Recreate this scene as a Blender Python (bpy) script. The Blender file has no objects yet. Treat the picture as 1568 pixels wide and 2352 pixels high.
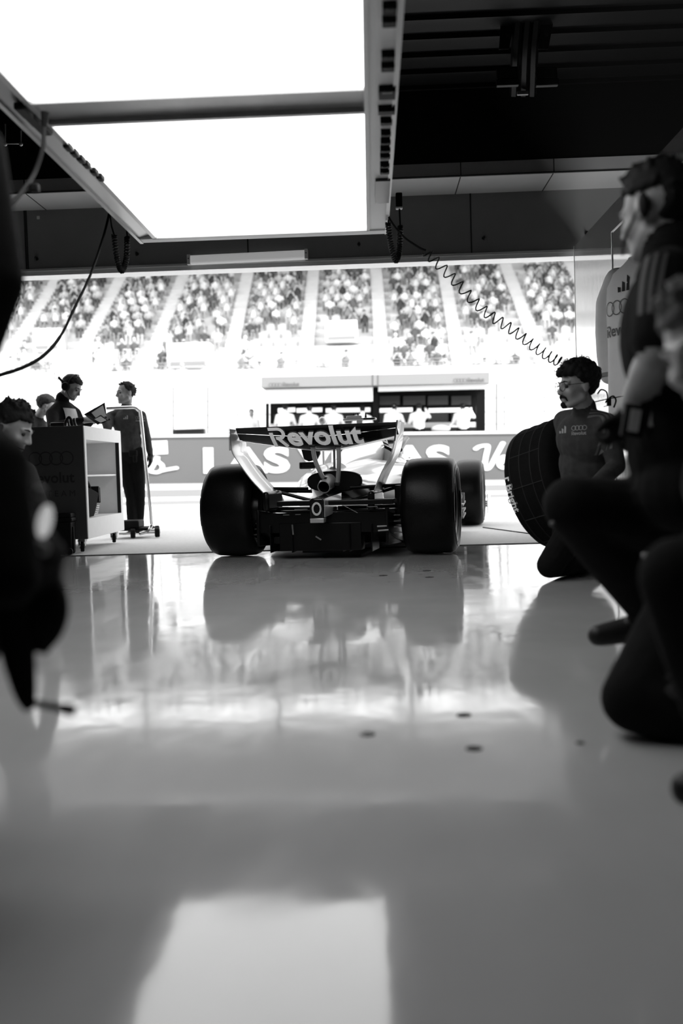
import bpy, bmesh, math, random
import numpy as np
from mathutils import Vector, Matrix, Euler, Quaternion
from mathutils.bvhtree import BVHTree
random.seed(7)
PI = math.pi
V = Vector
scn = bpy.context.scene
COL = scn.collection

# ------------------------------------------------------------------ camera (35 mm full frame, 1568x2352)
F = 2287.0
H = 0.64
_dY = V((69, 101, -F)).normalized()
_up = V((1, .03, 0)).cross(_dY).normalized()
_X = _dY.cross(_up).normalized()
def ray(px, py):
    v = V((px - 784, 1176 - py, -F))
    return V((v.dot(_X), v.dot(_dY), v.dot(_up)))
def P(px, py, Y):
    r = ray(px, py)
    p = r * (Y / r.y)
    p.z += H
    return p
def G(px, py, z=0.0):
    r = ray(px, py)
    p = r * ((z - H) / r.z)
    p.z += H
    return p
cam_d = bpy.data.cameras.new('camera')
cam = bpy.data.objects.new('camera', cam_d)
COL.objects.link(cam)
cam_d.sensor_width = 36.0
cam_d.lens = F * 36.0 / 2352.0
cam_d.clip_start = 0.05
cam_d.clip_end = 400
R = Matrix((_X, _dY, _up))          # rows: world axes in camera space -> camera axes in world space are the columns
cam.matrix_world = Matrix.Translation((0, 0, H)) @ R.to_4x4()
cam_d.dof.use_dof = True
cam_d.dof.focus_distance = 7.3
cam_d.dof.aperture_fstop = 1.5
scn.camera = cam

# ------------------------------------------------------------------ materials
MATS = {}
def mat(name, base, rough=.6, metal=0., spec=.5, noise=0., nscale=20., bump=0., bscale=60., emit=0., coat=0., ior=None, streak=None, alpha=None, trans=0.):
    if name in MATS:
        return MATS[name]
    m = bpy.data.materials.new(name)
    m.use_nodes = True
    nt = m.node_tree
    b = nt.nodes['Principled BSDF']
    c = (base, base, base, 1)
    b.inputs['Base Color'].default_value = c
    b.inputs['Roughness'].default_value = rough
    b.inputs['Metallic'].default_value = metal
    b.inputs['Specular IOR Level'].default_value = spec
    if ior: b.inputs['IOR'].default_value = ior
    if coat:
        b.inputs['Coat Weight'].default_value = coat
        b.inputs['Coat Roughness'].default_value = .06
    if trans: b.inputs['Transmission Weight'].default_value = trans
    if alpha is not None: b.inputs['Alpha'].default_value = alpha
    if emit:
        b.inputs['Emission Color'].default_value = (1, 1, 1, 1)
        b.inputs['Emission Strength'].default_value = emit
    tc = nt.nodes.new('ShaderNodeTexCoord')
    mp = nt.nodes.new('ShaderNodeMapping')
    nt.links.new(tc.outputs['Object'], mp.inputs['Vector'])
    if streak: mp.inputs['Scale'].default_value = streak
    if noise:
        n = nt.nodes.new('ShaderNodeTexNoise')
        n.inputs['Scale'].default_value = nscale
        n.inputs['Detail'].default_value = 5
        nt.links.new(mp.outputs[0], n.inputs['Vector'])
        r = nt.nodes.new('ShaderNodeMapRange')
        r.inputs['From Min'].default_value = .25
        r.inputs['From Max'].default_value = .75
        r.inputs['To Min'].default_value = base * (1 - noise)
        r.inputs['To Max'].default_value = base * (1 + noise)
        nt.links.new(n.outputs['Fac'], r.inputs['Value'])
        cc = nt.nodes.new('ShaderNodeCombineColor')
        for k in range(3): nt.links.new(r.outputs[0], cc.inputs[k])
        nt.links.new(cc.outputs[0], b.inputs['Base Color'])
    if bump:
        n2 = nt.nodes.new('ShaderNodeTexNoise')
        n2.inputs['Scale'].default_value = bscale
        n2.inputs['Detail'].default_value = 4
        nt.links.new(mp.outputs[0], n2.inputs['Vector'])
        bp = nt.nodes.new('ShaderNodeBump')
        bp.inputs['Strength'].default_value = bump
        bp.inputs['Distance'].default_value = .01
        nt.links.new(n2.outputs['Fac'], bp.inputs['Height'])
        nt.links.new(bp.outputs[0], b.inputs['Normal'])
    MATS[name] = m
    return m

M_black = mat('black_plastic', .005, .55, spec=.10)
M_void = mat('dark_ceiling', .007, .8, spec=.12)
M_slat = mat('dark_slat_metal', .008, .5, .2, spec=.2)
M_dkmetal = mat('dark_metal', .03, .35, .8)
M_header = mat('grey_painted_panel', .20, .55, noise=.06, nscale=3)
M_soffit = mat('pale_soffit_panel', .62, .6, noise=.05, nscale=2)
M_fascia = mat('grey_fascia_panel', .34, .6, noise=.06, nscale=4)
M_joint = mat('dark_joint', .008, .8)
M_alu = mat('brushed_aluminium', .42, .38, .85, noise=.1, nscale=8, streak=(1, .05, 1))
M_alu2 = mat('pale_aluminium_frame', .80, .5, .15)
M_chrome = mat('polished_steel', .75, .14, 1.)
M_light = mat('light_diffuser', .9, .5, emit=3.4)
M_tube = mat('white_lamp_body', .95, .4, emit=.22)
M_rubber = mat('tyre_rubber', .004, .36, spec=.16, noise=.3, nscale=40, bump=.08, bscale=90)
M_rubber2 = mat('tyre_sidewall', .012, .38, spec=.5)
M_carbon = mat('carbon_black', .004, .28, spec=.28)
M_gloss = mat('gloss_black_paint', .008, .2, coat=.4)
M_white = mat('white_paint', .8, .35)
M_print = mat('glowing_white_print', .95, .6, emit=.22)  # slight glow stands in for light falling on the wing lettering
M_silver = mat('silver_paint', .55, .30, .45, coat=.5)
M_body = mat('pale_body_paint', .72, .28, .25, coat=.7)
M_titan = mat('light_grey_strut', .40, .42, .35)
M_dark_grey = mat('dark_grey_board', .034, .5, noise=.05)
M_logo = mat('black_logo_print', .006, .5)
M_cart = mat('light_laminate', .90, .55, noise=.02)
M_team = mat('dark_team_fabric', .020, .9, spec=.15, noise=.18, nscale=30, bump=.35, bscale=28)
M_team3 = mat('charcoal_team_fabric', .045, .9, spec=.15, noise=.25, nscale=22, bump=.45, bscale=22)
M_team2 = mat('black_team_fabric', .006, .95, spec=.12, noise=.2, nscale=30, bump=.3, bscale=26)
M_trouser = mat('black_trouser_fabric', .006, .95, spec=.12, noise=.2, nscale=20, bump=.35, bscale=24)
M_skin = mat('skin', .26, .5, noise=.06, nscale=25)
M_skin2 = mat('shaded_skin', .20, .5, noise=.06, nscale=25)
M_hair = mat('dark_hair', .006, .7, spec=.15, bump=.4, bscale=120)
M_hair2 = mat('brown_hair', .014, .7, spec=.15, noise=.5, nscale=60, bump=.4, bscale=120)
M_shoe = mat('black_shoe', .008, .5, spec=.3)
M_glove = mat('black_glove', .006, .8, spec=.2)
M_glove_glow = mat('glove_highlight_glow', .92, .6, emit=.4)  # glow stands in for a bright highlight on the dark glove
M_eye = mat('dark_eye', .01, .2)
M_vest = mat('pale_vest_fabric', .30, .7, noise=.1, nscale=15)
M_print_g = mat('grey_print_and_light_spot', .26, .6)
M_print_d = mat('dim_grey_light_spot', .09, .6)
M_shirt = mat('white_shirt_fabric', .8, .8, noise=.05, nscale=8)
M_crew = mat('white_crew_shirt', .85, .8)
M_paper = mat('paper', .55, .7)
M_screen = mat('dark_screen', .02, .3)
M_conc = mat('pale_concrete', .75, .8, noise=.05, nscale=2)
M_wallpaint = mat('grey_wall_paint', .125, .7, noise=.06, nscale=.6)
M_letter = mat('white_letter_paint', .80, .7)
M_lens = mat('clear_lens', 1., .02, trans=1., ior=1.45)

def floor_material():
    m = bpy.data.materials.new('grey_epoxy_floor')
    m.use_nodes = True
    nt = m.node_tree
    b = nt.nodes['Principled BSDF']
    b.inputs['Specular IOR Level'].default_value = .5
    b.inputs['IOR'].default_value = 1.55
    tc = nt.nodes.new('ShaderNodeTexCoord')
    def noise(scale, sc=(1, 1, 1), detail=5):
        mp = nt.nodes.new('ShaderNodeMapping')
        mp.inputs['Scale'].default_value = sc
        nt.links.new(tc.outputs['Object'], mp.inputs[0])
        n = nt.nodes.new('ShaderNodeTexNoise')
        n.inputs['Scale'].default_value = scale
        n.inputs['Detail'].default_value = detail
        nt.links.new(mp.outputs[0], n.inputs[0])
        return n.outputs['Fac']
    def rng(v, a, b_, c, d):
        r = nt.nodes.new('ShaderNodeMapRange')
        for k, x in zip(('From Min', 'From Max', 'To Min', 'To Max'), (a, b_, c, d)): r.inputs[k].default_value = x
        nt.links.new(v, r.inputs['Value'])
        return r.outputs[0]
    n1 = noise(1.3)
    n2 = noise(14, (1, .35, 1))
    add = nt.nodes.new('ShaderNodeMath'); add.operation = 'ADD'
    nt.links.new(rng(n1, .3, .7, .38, .44), add.inputs[0])
    nt.links.new(rng(n2, .45, .75, 0, .012), add.inputs[1])
    cc = nt.nodes.new('ShaderNodeCombineColor')
    for k in range(3): nt.links.new(add.outputs[0], cc.inputs[k])
    nt.links.new(cc.outputs[0], b.inputs['Base Color'])
    # scuffs and mop streaks in the gloss
    n3 = noise(9, (1, .25, 1), 6)
    nt.links.new(rng(n3, .35, .75, .045, .13), b.inputs['Roughness'])
    n4 = noise(3.2, (1, .8, 1), 3)
    n5 = noise(55, (1, .5, 1), 2)
    ad2 = nt.nodes.new('ShaderNodeMath'); ad2.operation = 'MULTIPLY_ADD'
    nt.links.new(n5, ad2.inputs[0]); ad2.inputs[1].default_value = .02
    nt.links.new(n4, ad2.inputs[2])
    bp = nt.nodes.new('ShaderNodeBump')
    bp.inputs['Strength'].default_value = .07
    bp.inputs['Distance'].default_value = .02
    nt.links.new(ad2.outputs[0], bp.inputs['Height'])
    nt.links.new(bp.outputs[0], b.inputs['Normal'])
    return m
M_floor = floor_material()

def ground_material():
    """pit lane: pale sunlit concrete with darker asphalt lanes and white lines running along the pit wall"""
    m = bpy.data.materials.new('pit_lane_surface')
    m.use_nodes = True
    nt = m.node_tree
    b = nt.nodes['Principled BSDF']
    b.inputs['Roughness'].default_value = .8
    tc = nt.nodes.new('ShaderNodeTexCoord')
    sep = nt.nodes.new('ShaderNodeSeparateXYZ')
    nt.links.new(tc.outputs['Object'], sep.inputs[0])
    ramp = nt.nodes.new('ShaderNodeValToRGB')
    r = nt.nodes.new('ShaderNodeMapRange')
    r.inputs['From Min'].default_value = 7; r.inputs['From Max'].default_value = 47
    nt.links.new(sep.outputs['Y'], r.inputs['Value'])
    nt.links.new(r.outputs[0], ramp.inputs[0])
    cr = ramp.color_ramp
    cr.interpolation = 'CONSTANT'
    stops = [(7, .62), (16.2, .17), (17.4, .8), (18.6, .15), (22, .8), (23.0, .30), (26.5, .5)]
    while len(cr.elements) < len(stops): cr.elements.new(.5)
    for e, (y, v) in zip(cr.elements, stops):
        e.position = (y - 7) / 40; e.color = (v, v, v, 1)
    n = nt.nodes.new('ShaderNodeTexNoise')
    n.inputs['Scale'].default_value = 30; n.inputs['Detail'].default_value = 6
    nt.links.new(tc.outputs['Object'], n.inputs[0])
    r2 = nt.nodes.new('ShaderNodeMapRange')
    r2.inputs['To Min'].default_value = .8; r2.inputs['To Max'].default_value = 1.2
    nt.links.new(n.outputs['Fac'], r2.inputs['Value'])
    mx = nt.nodes.new('ShaderNodeMix'); mx.data_type = 'RGBA'; mx.blend_type = 'MULTIPLY'
    mx.inputs['Factor'].default_value = 1
    nt.links.new(ramp.outputs[0], mx.inputs[6])
    cc = nt.nodes.new('ShaderNodeCombineColor')
    for k in range(3): nt.links.new(r2.outputs[0], cc.inputs[k])
    nt.links.new(cc.outputs[0], mx.inputs[7])
    nt.links.new(mx.outputs[2], b.inputs['Base Color'])
    return m
M_ground = ground_material()

def gloss_wall_material():
    m = mat('gloss_wall_panel', .86, .07, metal=.85, spec=.9, bump=.06, bscale=7, streak=(8, 8, .3))
    return m
M_glosswall = gloss_wall_material()

# ------------------------------------------------------------------ mesh builder
class MB:
    def __init__(s):
        s.v = []; s.f = []; s.m = []; s.slot = 0
    def _add(s, vs, fs, M=None):
        o = len(s.v)
        s.v += [(M @ V(v)) if M else V(v) for v in vs]
        s.f += [tuple(i + o for i in f) for f in fs]
        s.m += [s.slot] * len(fs)
        return s
    def box(s, c, d, M=None, rz=0):
        x, y, z = d[0] / 2, d[1] / 2, d[2] / 2
        vs = [V((a * x, b * y, e * z)) for a in (-1, 1) for b in (-1, 1) for e in (-1, 1)]
        if rz: vs = [Matrix.Rotation(rz, 3, 'Z') @ v for v in vs]
        vs = [v + V(c) for v in vs]
        return s._add(vs, [(0, 1, 3, 2), (4, 6, 7, 5), (0, 4, 5, 1), (2, 3, 7, 6), (0, 2, 6, 4), (1, 5, 7, 3)], M)
    def box2(s, lo, hi, M=None):
        return s.box([(a + b) / 2 for a, b in zip(lo, hi)], [abs(b - a) for a, b in zip(lo, hi)], M)
    def hexa(s, q0, q1):
        """two matching quads joined into a closed block"""
        vs = list(q0) + list(q1)
        return s._add(vs, [(3, 2, 1, 0), (4, 5, 6, 7), (0, 1, 5, 4), (1, 2, 6, 5), (2, 3, 7, 6), (3, 0, 4, 7)])
    def loft(s, rings, cap=True, closed=True, loop=False):
        n = len(rings[0]); vs = [p for r in rings for p in r]; fs = []
        k = len(rings)
        for i in range(k if loop else k - 1):
            for j in range(n if closed else n - 1):
                a = i * n + j; b = i * n + (j + 1) % n
                c = ((i + 1) % k) * n + (j + 1) % n; d = ((i + 1) % k) * n + j
                fs.append((a, b, c, d))
        if cap and closed and not loop:
            fs.append(tuple(range(n - 1, -1, -1))); fs.append(tuple((k - 1) * n + j for j in range(n)))
        return s._add(vs, fs)
    def tube(s, pts, r, seg=8, cap=True, flat=None):
        pts = [V(p) for p in pts]; rings = []
        n = len(pts)
        t0 = (pts[1] - pts[0]).normalized()
        a = t0.orthogonal().normalized()
        for i, p in enumerate(pts):
            t = (pts[min(i + 1, n - 1)] - pts[max(i - 1, 0)])
            if t.length < 1e-9: t = t0
            t = t.normalized()
            a = (a - t * a.dot(t))
            a = a.normalized() if a.length > 1e-6 else t.orthogonal().normalized()
            b = t.cross(a)
            rr = r[i] if isinstance(r, (list, tuple)) else r
            rings.append([p + a * (rr * math.cos(2 * PI * k / seg)) + b * (rr * math.sin(2 * PI * k / seg)) for k in range(seg)])
        return s.loft(rings, cap)
    def cyl(s, p0, p1, r0, r1=None, seg=20):
        return s.tube([p0, p1], [r0, r1 if r1 is not None else r0], seg)
    def lathe(s, prof, c, axis, seg=40, closed=True):
        """prof: (along, radius)"""
        c = V(c); ax = V(axis).normalized(); a = ax.orthogonal().normalized(); b = ax.cross(a)
        rings = [[c + ax * h + a * (r * math.cos(2 * PI * k / seg)) + b * (r * math.sin(2 * PI * k / seg)) for k in range(seg)] for h, r in prof]
        return s.loft(rings, cap=False, loop=closed)
    def ball(s, c, r, seg=16, rings=10, M=None):
        rx, ry, rz = (r, r, r) if isinstance(r, (int, float)) else r
        c = V(c); vs = [V((0, 0, rz))]
        for i in range(1, rings):
            t = PI * i / rings
            vs += [V((rx * math.sin(t) * math.cos(2 * PI * k / seg), ry * math.sin(t) * math.sin(2 * PI * k / seg), rz * math.cos(t))) for k in range(seg)]
        vs.append(V((0, 0, -rz)))
        fs = [(0, 1 + k, 1 + (k + 1) % seg) for k in range(seg)]
        for i in range(rings - 2):
            for k in range(seg):
                a = 1 + i * seg + k; b = 1 + i * seg + (k + 1) % seg
                fs.append((a, a + seg, b + seg, b))
        l = len(vs) - 1; o = 1 + (rings - 2) * seg
        fs += [(l, o + (k + 1) % seg, o + k) for k in range(seg)]
        vs = [(M.to_3x3() @ v if M else v) + c for v in vs]
        return s._add(vs, fs)
    def torus(s, c, axis, Rr, r, seg=40, sub=10, sx=1., up=None):
        c = V(c); ax = V(axis).normalized()
        a = (V(up) if up else ax.orthogonal()).normalized(); b = ax.cross(a)
        rings = []
        for i in range(seg):
            t = 2 * PI * i / seg
            d = a * math.cos(t) + b * math.sin(t) * sx
            o = c + d * Rr; dn = d.normalized()
            rings.append([o + dn * (r * math.cos(2 * PI * k / sub)) + ax * (r * math.sin(2 * PI * k / sub)) for k in range(sub)])
        return s.loft(rings, cap=False, loop=True)
    def prism(s, poly, ext):
        """poly: 3D points of a flat outline; ext: extrusion vector"""
        n = len(poly); e = V(ext)
        vs = [V(p) for p in poly] + [V(p) + e for p in poly]
        fs = [tuple(range(n)), tuple(range(2 * n - 1, n - 1, -1))] + [(i, i + n, (i + 1) % n + n, (i + 1) % n) for i in range(n)]
        return s._add(vs, fs)
    def build(s, name, ms, parent=None, smooth=True, base=None, bevel=0, ang=40):
        me = bpy.data.meshes.new(name)
        b = V(base) if base is not None else V((0, 0, 0))
        me.from_pydata([v - b for v in s.v], [], s.f)
        for m in (ms if isinstance(ms, (list, tuple)) else [ms]): me.materials.append(m)
        if max(s.m, default=0) > 0: me.polygons.foreach_set('material_index', s.m)
        bm = bmesh.new(); bm.from_mesh(me)
        bmesh.ops.recalc_face_normals(bm, faces=bm.faces)
        bm.to_mesh(me); bm.free()
        if smooth:
            me.polygons.foreach_set('use_smooth', [True] * len(me.polygons))
            me.set_sharp_from_angle(angle=math.radians(ang))
        me.update()
        o = bpy.data.objects.new(name, me)
        COL.objects.link(o)
        if parent is not None:
            o.parent = parent
        elif base is not None:
            o.location = b
        if bevel:
            md = o.modifiers.new('edge', 'BEVEL'); md.width = bevel; md.segments = 2; md.limit_method = 'ANGLE'; md.angle_limit = math.radians(50)
        return o

def tag(o, label, cat, group=None, kind=None):
    o['label'] = label; o['category'] = cat
    if group: o['group'] = group
    if kind: o['kind'] = kind
    return o
def struct(o):
    o['kind'] = 'structure'
    return o
def thing(name, label, cat, loc=(0, 0, 0), rz=0, group=None):
    o = bpy.data.objects.new(name, None)
    COL.objects.link(o)
    o.location = loc; o.rotation_euler = (0, 0, rz)
    o.empty_display_size = .1
    return tag(o, label, cat, group)

# ------------------------------------------------------------------ lettering
def text_mesh(s, size=1., bold=.0, cuts=0):
    cu = bpy.data.curves.new('lettering', 'FONT')
    cu.body = s; cu.size = size; cu.offset = bold; cu.align_x = 'CENTER'; cu.align_y = 'CENTER'; cu.resolution_u = 4
    o = bpy.data.objects.new('lettering', cu); COL.objects.link(o)
    bpy.context.view_layer.update()
    me = bpy.data.meshes.new_from_object(o.evaluated_get(bpy.context.evaluated_depsgraph_get()))
    bm = bmesh.new(); bm.from_mesh(me)
    bmesh.ops.triangulate(bm, faces=bm.faces)
    if cuts: bmesh.ops.subdivide_edges(bm, edges=bm.edges, cuts=cuts, use_grid_fill=True)
    bm.verts.index_update()
    vs = [(v.co.x, v.co.y) for v in bm.verts]; fs = [tuple(v.index for v in f.verts) for f in bm.faces]
    bm.free(); bpy.data.objects.remove(o); bpy.data.curves.remove(cu); bpy.data.meshes.remove(me)
    return vs, fs
def fit(g, w=None, h=None, cx=0, cy=0):
    vs, fs = g
    x0 = min(v[0] for v in vs); x1 = max(v[0] for v in vs); y0 = min(v[1] for v in vs); y1 = max(v[1] for v in vs)
    sx = w / (x1 - x0) if w else None; sy = h / (y1 - y0) if h else None
    sx = sx or sy; sy = sy or sx
    return [((v[0] - (x0 + x1) / 2) * sx + cx, (v[1] - (y0 + y1) / 2) * sy + cy) + tuple(v[2:]) for v in vs], fs
def merge(*gs):
    vs, fs = [], []
    for a, b in gs:
        o = len(vs); vs += list(a); fs += [tuple(i + o for i in f) for f in b]
    return vs, fs
def lay(g, k):
    return [(v[0], v[1], (v[2] if len(v) > 2 else 0) + k) for v in g[0]], g[1]
def ribbon(pts, w, cap=True):
    """flat stroke with rounded ends in 2D"""
    pts = [V((p[0], p[1])) for p in pts]; n = len(pts); vs = []; fs = []
    for i, p in enumerate(pts):
        t = (pts[min(i + 1, n - 1)] - pts[max(i - 1, 0)]).normalized(); nn = V((-t.y, t.x))
        vs += [tuple(p + nn * w / 2) + (i * .06,), tuple(p - nn * w / 2) + (i * .06,)]
    fs = [(2 * i, 2 * i + 1, 2 * i + 3, 2 * i + 2) for i in range(n - 1)]
    g = (vs, fs)
    if cap:
        for q, p in enumerate((pts[0], pts[-1])):
            c = [(p.x + w / 2 * math.cos(2 * PI * k / 14), p.y + w / 2 * math.sin(2 * PI * k / 14)) for k in range(14)]
            g = merge(g, lay((c, [tuple(range(14))]), 1 + q))
    return g
def spline(pts, k=8):
    pts = [V(p) for p in pts]; out = []
    for i in range(len(pts) - 1):
        a = pts[max(i - 1, 0)]; b = pts[i]; c = pts[i + 1]; d = pts[min(i + 2, len(pts) - 1)]
        for j in range(k):
            t = j / k
            out.append(.5 * ((2 * b) + (c - a) * t + (2 * a - 5 * b + 4 * c - d) * t * t + (3 * b - a - 3 * c + d) * t ** 3))
    out.append(pts[-1])
    return out
def rings_logo(w, th=.16, seg=36):
    """four interlinked rings, total width w, centred"""
    r = 1.0; step = 1.5; tot = 3 * step + 2 * r; g = ([], [])
    for i in range(4):
        cx = -1.5 * step + i * step
        vs = []
        for k in range(seg):
            t = 2 * PI * k / seg
            for q in (r, r - th): vs.append(((cx + q * math.cos(t)) * w / tot, q * math.sin(t) * w / tot))
        fs = [(2 * k, 2 * k + 1, (2 * k + 3) % (2 * seg), (2 * k + 2) % (2 * seg)) for k in range(seg)]
        g = merge(g, lay((vs, fs), i))
    return g
def revolut(w, bold=.025, cuts=0):
    """the word with its notched first letter, centred, total width w"""
    rest = fit(text_mesh('evolut', 1, bold, cuts), h=1.0)
    x0 = min(v[0] for v in rest[0]); x1 = max(v[0] for v in rest[0])
    arc = [(.40 + .235 * math.sin(t), .665 + .235 * math.cos(t)) for t in [PI * k / 10 for k in range(11)]]
    big = merge(ribbon([(.0, .9), (.2, .9)] + arc + [(.24, .43)], .15, False), lay(ribbon([(.095, .72 - .09 * k) for k in range(9)], .17, False), 1), lay(ribbon([(.33 + .29 * k / 8, .45 - .45 * k / 8) for k in range(9)], .17, False), 2))
    big = ([(v[0] * 1.02 + x0 - .76, v[1] - .5) + tuple(v[2:]) for v in big[0]], big[1])
    g = merge(big, rest)
    return fit(g, w=w)
def three_stripes(w):
    g = ([], [])
    for i, h in enumerate((.35, .65, 1.)):
        x = i * .36
        g = merge(g, ([(x, 0), (x + .24, 0), (x + .24 - h * .0 + .0, h * .75), (x - .0, h * .95)], [(0, 1, 2, 3)]))
    return fit(g, w=w)
def flat(name, g, origin, right, up, m, parent=None, off=.003, base=None, thick=0):
    o = V(origin); r = V(right).normalized(); u = V(up).normalized(); n = r.cross(u)
    mb = MB()
    mb._add([o + r * v[0] + u * v[1] + n * (off + (.0006 * v[2] if len(v) > 2 else 0)) for v in g[0]], g[1])
    return mb.build(name, m, parent, False, base)
def decal(name, g, origin, right, up, bvh, m, parent=None, base=None, off=.004, reach=.3):
    """lettering laid onto a curved surface"""
    o = V(origin); r = V(right).normalized(); u = V(up); u = (u - r * u.dot(r)).normalized(); n = r.cross(u)
    pts = []; last = 0
    off0 = off
    for v_ in g[0]:
        p = o + r * v_[0] + u * v_[1]; off = off0 + (.0006 * v_[2] if len(v_) > 2 else 0)
        h = bvh.ray_cast(p + n * reach, -n, reach * 2)
        if h[0] is not None: last = (h[0] - p).dot(n); pts.append(h[0] + n * off)
        else: pts.append(p + n * (last + off))
    mb = MB(); mb._add(pts, g[1])
    return mb.build(name, m, parent, False, base)
def bvh_of(o, world=True):
    me = o.data; mw = Matrix.Identity(4)
    q = o
    while q is not None:
        mw = q.matrix_basis @ mw; q = q.parent
    return BVHTree.FromPolygons([mw @ v.co for v in me.vertices], [tuple(p.vertices) for p in me.polygons])
# ================================================================== SETTING
EDGE = 7.99
WR = 1.93      # inner face of the gloss wall
WL = -4.6
HDR_Y = 9.5
HDR_Z = 2.60
def S(name, mb, m, bevel=0, smooth=False):
    return struct(mb.build(name, m, None, smooth, None, bevel))
mb = MB(); mb.box2((WL - .2, -4.2, -.12), (WR + .2, EDGE, 0)); S('floor', mb, M_floor)
mb = MB(); mb.box2((WL, EDGE - .035, -.02), (WR, EDGE + .02, .004)); S('trim_1', mb, M_joint)
# pit lane: level near the garage, then rising gently and falling sideways
def gz(x, y):
    t = min(max((y - 10.5) / 14.5, 0), 1)
    return -.004 + t * (.315 - .018 * (x + .9))
mb = MB()
xs = [-34, -20, -10, -6, -3, 0, 3, 6, 10, 22]; ys = [EDGE, 9, 10.5, 11.5, 13, 15, 17, 19, 21, 23, 25, 26.5, 45]
vs = [(x, y, gz(x, y)) for y in ys for x in xs]
fs = [(j * 10 + i, j * 10 + i + 1, j * 10 + 11 + i, j * 10 + 10 + i) for j in range(len(ys) - 1) for i in range(9)]
mb._add(vs, fs); S('ground', mb, M_ground)
mb = MB(); mb.tube([(1.12, 10.2, .0), (1.72, 8.02, .0)], .006, 6); S('trim_2', mb, M_joint)

# header above the opening, its joints and lower lip
mb = MB(); mb.box2((-12, HDR_Y, HDR_Z + .03), (7, HDR_Y + .18, 3.4)); S('wall_front', mb, M_header)
mb = MB(); mb.box2((-12, HDR_Y - .015, HDR_Z - .035), (7, HDR_Y + .20, HDR_Z + .03)); mb.box2((-12, HDR_Y - .025, HDR_Z + .005), (7, HDR_Y, HDR_Z + .013)); S('trim_3', mb, M_alu2)
mb = MB()
for px, py in ((58, 540), (62, 540), (1081, 510), (569, 560)):
    x = P(px, py, HDR_Y).x
    mb.box2((x - .006, HDR_Y - .006, HDR_Z + .03), (x + .006, HDR_Y + .01, 3.19))
S('trim_4', mb, M_joint)
SOF = 3.185
mb = MB(); mb.box2((-12, 8.95, SOF), (7, HDR_Y + .18, SOF + .04)); S('trim_5', mb, M_soffit)
mb = MB(); mb.box2((-12, 8.91, SOF + .0), (7, 8.97, SOF + .115)); S('trim_6', mb, M_fascia)
mb = MB()
for px, py in ((1057, 405), (1270, 405), (300, 430), (60, 440), (780, 420)):
    x = P(px, py, 8.95).x
    mb.box2((x - .004, 8.95, SOF - .003), (x + .004, HDR_Y, SOF + .01)); mb.box2((x - .004, 8.905, SOF), (x + .004, 8.92, SOF + .115))
mb.box2((-12, 8.905, SOF - .004), (7, 8.93, SOF + .004)); S('trim_7', mb, M_joint)
# dark hollow above, with the raised sectional door
mb = MB(); mb.box2((-12, 8.92, SOF + .02), (7, 8.96, 4.2)); S('wall_upper', mb, M_void)
mb = MB(); mb.box2((WL - .2, -4.2, 4.2), (WR + 3, 9.9, 4.3)); S('ceiling', mb, M_void)
mb = MB(); mb.box2((-14, 8.97, 3.3), (9, 9.75, 3.4)); S('roof', mb, M_void)
for n, lo, hi in (('wall_left', (WL - .2, -4.2, 0), (WL, 9.5, 4.2)), ('wall_back', (WL - .2, -4.3, 0), (WR + 3, -4.2, 4.2)), ('wall_rear_right', (WR + 2.2, -4.2, 0), (WR + 2.4, 9.4, 4.2))):
    mb = MB(); mb.box2(lo, hi); S(n, mb, M_void)
mb = MB(); mb.box2((WR + .16, 9.4, 0), (9, 9.7, HDR_Z - .03)); mb.box2((-14, 9.4, 0), (WL - .1, 9.7, HDR_Z - .03)); S('wall_facade', mb, M_wallpaint)
# gloss partition on the right with a sloping front top edge and a seam
mb = MB(); mb.box2((WR, -2.0, 0), (WR + .12, 9.38, 2.63)); S('wall_right', mb, M_glosswall)
mb = MB()
mb.box2((WR - .003, 9.372, 0), (WR + .12, 9.384, 2.635)); mb.box2((WR - .006, 7.93, 0), (WR + .01, 7.945, 2.42)); mb.box2((WR - .006, 4, 2.42), (WR + .01, 7.945, 2.43)); S('trim_8', mb, M_alu2)

# raised sectional door
door = bpy.data.objects.new('door_1', None); COL.objects.link(door); struct(door)
for i in range(9):
    y = 8.62 - i * .30; z = 3.86 + .012 * i
    mb = MB(); mb.box2((.05, y - .27, z), (WR + 2.1, y, z + .05)); mb.box2((.05, y - .035, z - .035), (WR + 2.1, y - .005, z)); mb.build('door_panel', M_slat, door, False)
for px in (1166, 1256):
    q0 = P(px, 45, 7.6); q1 = P(px - 8, 112, 7.6)
    mb = MB(); w = .05
    mb.hexa([q0 + V((-w, 0, 0)), q0 + V((w, 0, 0)), q1 + V((w * .7, 0, 0)), q1 + V((-w * .8, 0, 0))], [q0 + V((-w, .02, 0)), q0 + V((w, .02, 0)), q1 + V((w * .7, .02, 0)), q1 + V((-w * .8, .02, 0))])
    mb.slot = 1; c = (q0 + q1) / 2 + V((.01, -.004, 0)); mb.cyl(c, c + V((0, .01, 0)), .016, seg=14)
    mb.build('door_hanger_plate', [M_dkmetal, M_joint], door)
    c = P(px - 2, 170, 7.8); mb = MB(); mb.box(c, (.16, .06, .09)); mb.box(c + V((0, -.02, -.075)), (.17, .05, .05)); mb.build('door_hinge', M_dkmetal, door, bevel=.006)
for px in (1190, 1212, 1232):
    mb = MB(); pts = [P(px, 40, 7.55), P(px - 6, 110, 7.7), P(px - 10, 215, 8.2)]; mb.tube(spline(pts, 6), .035, 6); mb.build('door_rail', M_slat, door)
mb = MB(); c = P(1200, 214, 8.1); mb.box(c, (.09, .03, .03)); mb.build('door_sensor', M_alu, door, bevel=.004)

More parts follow.
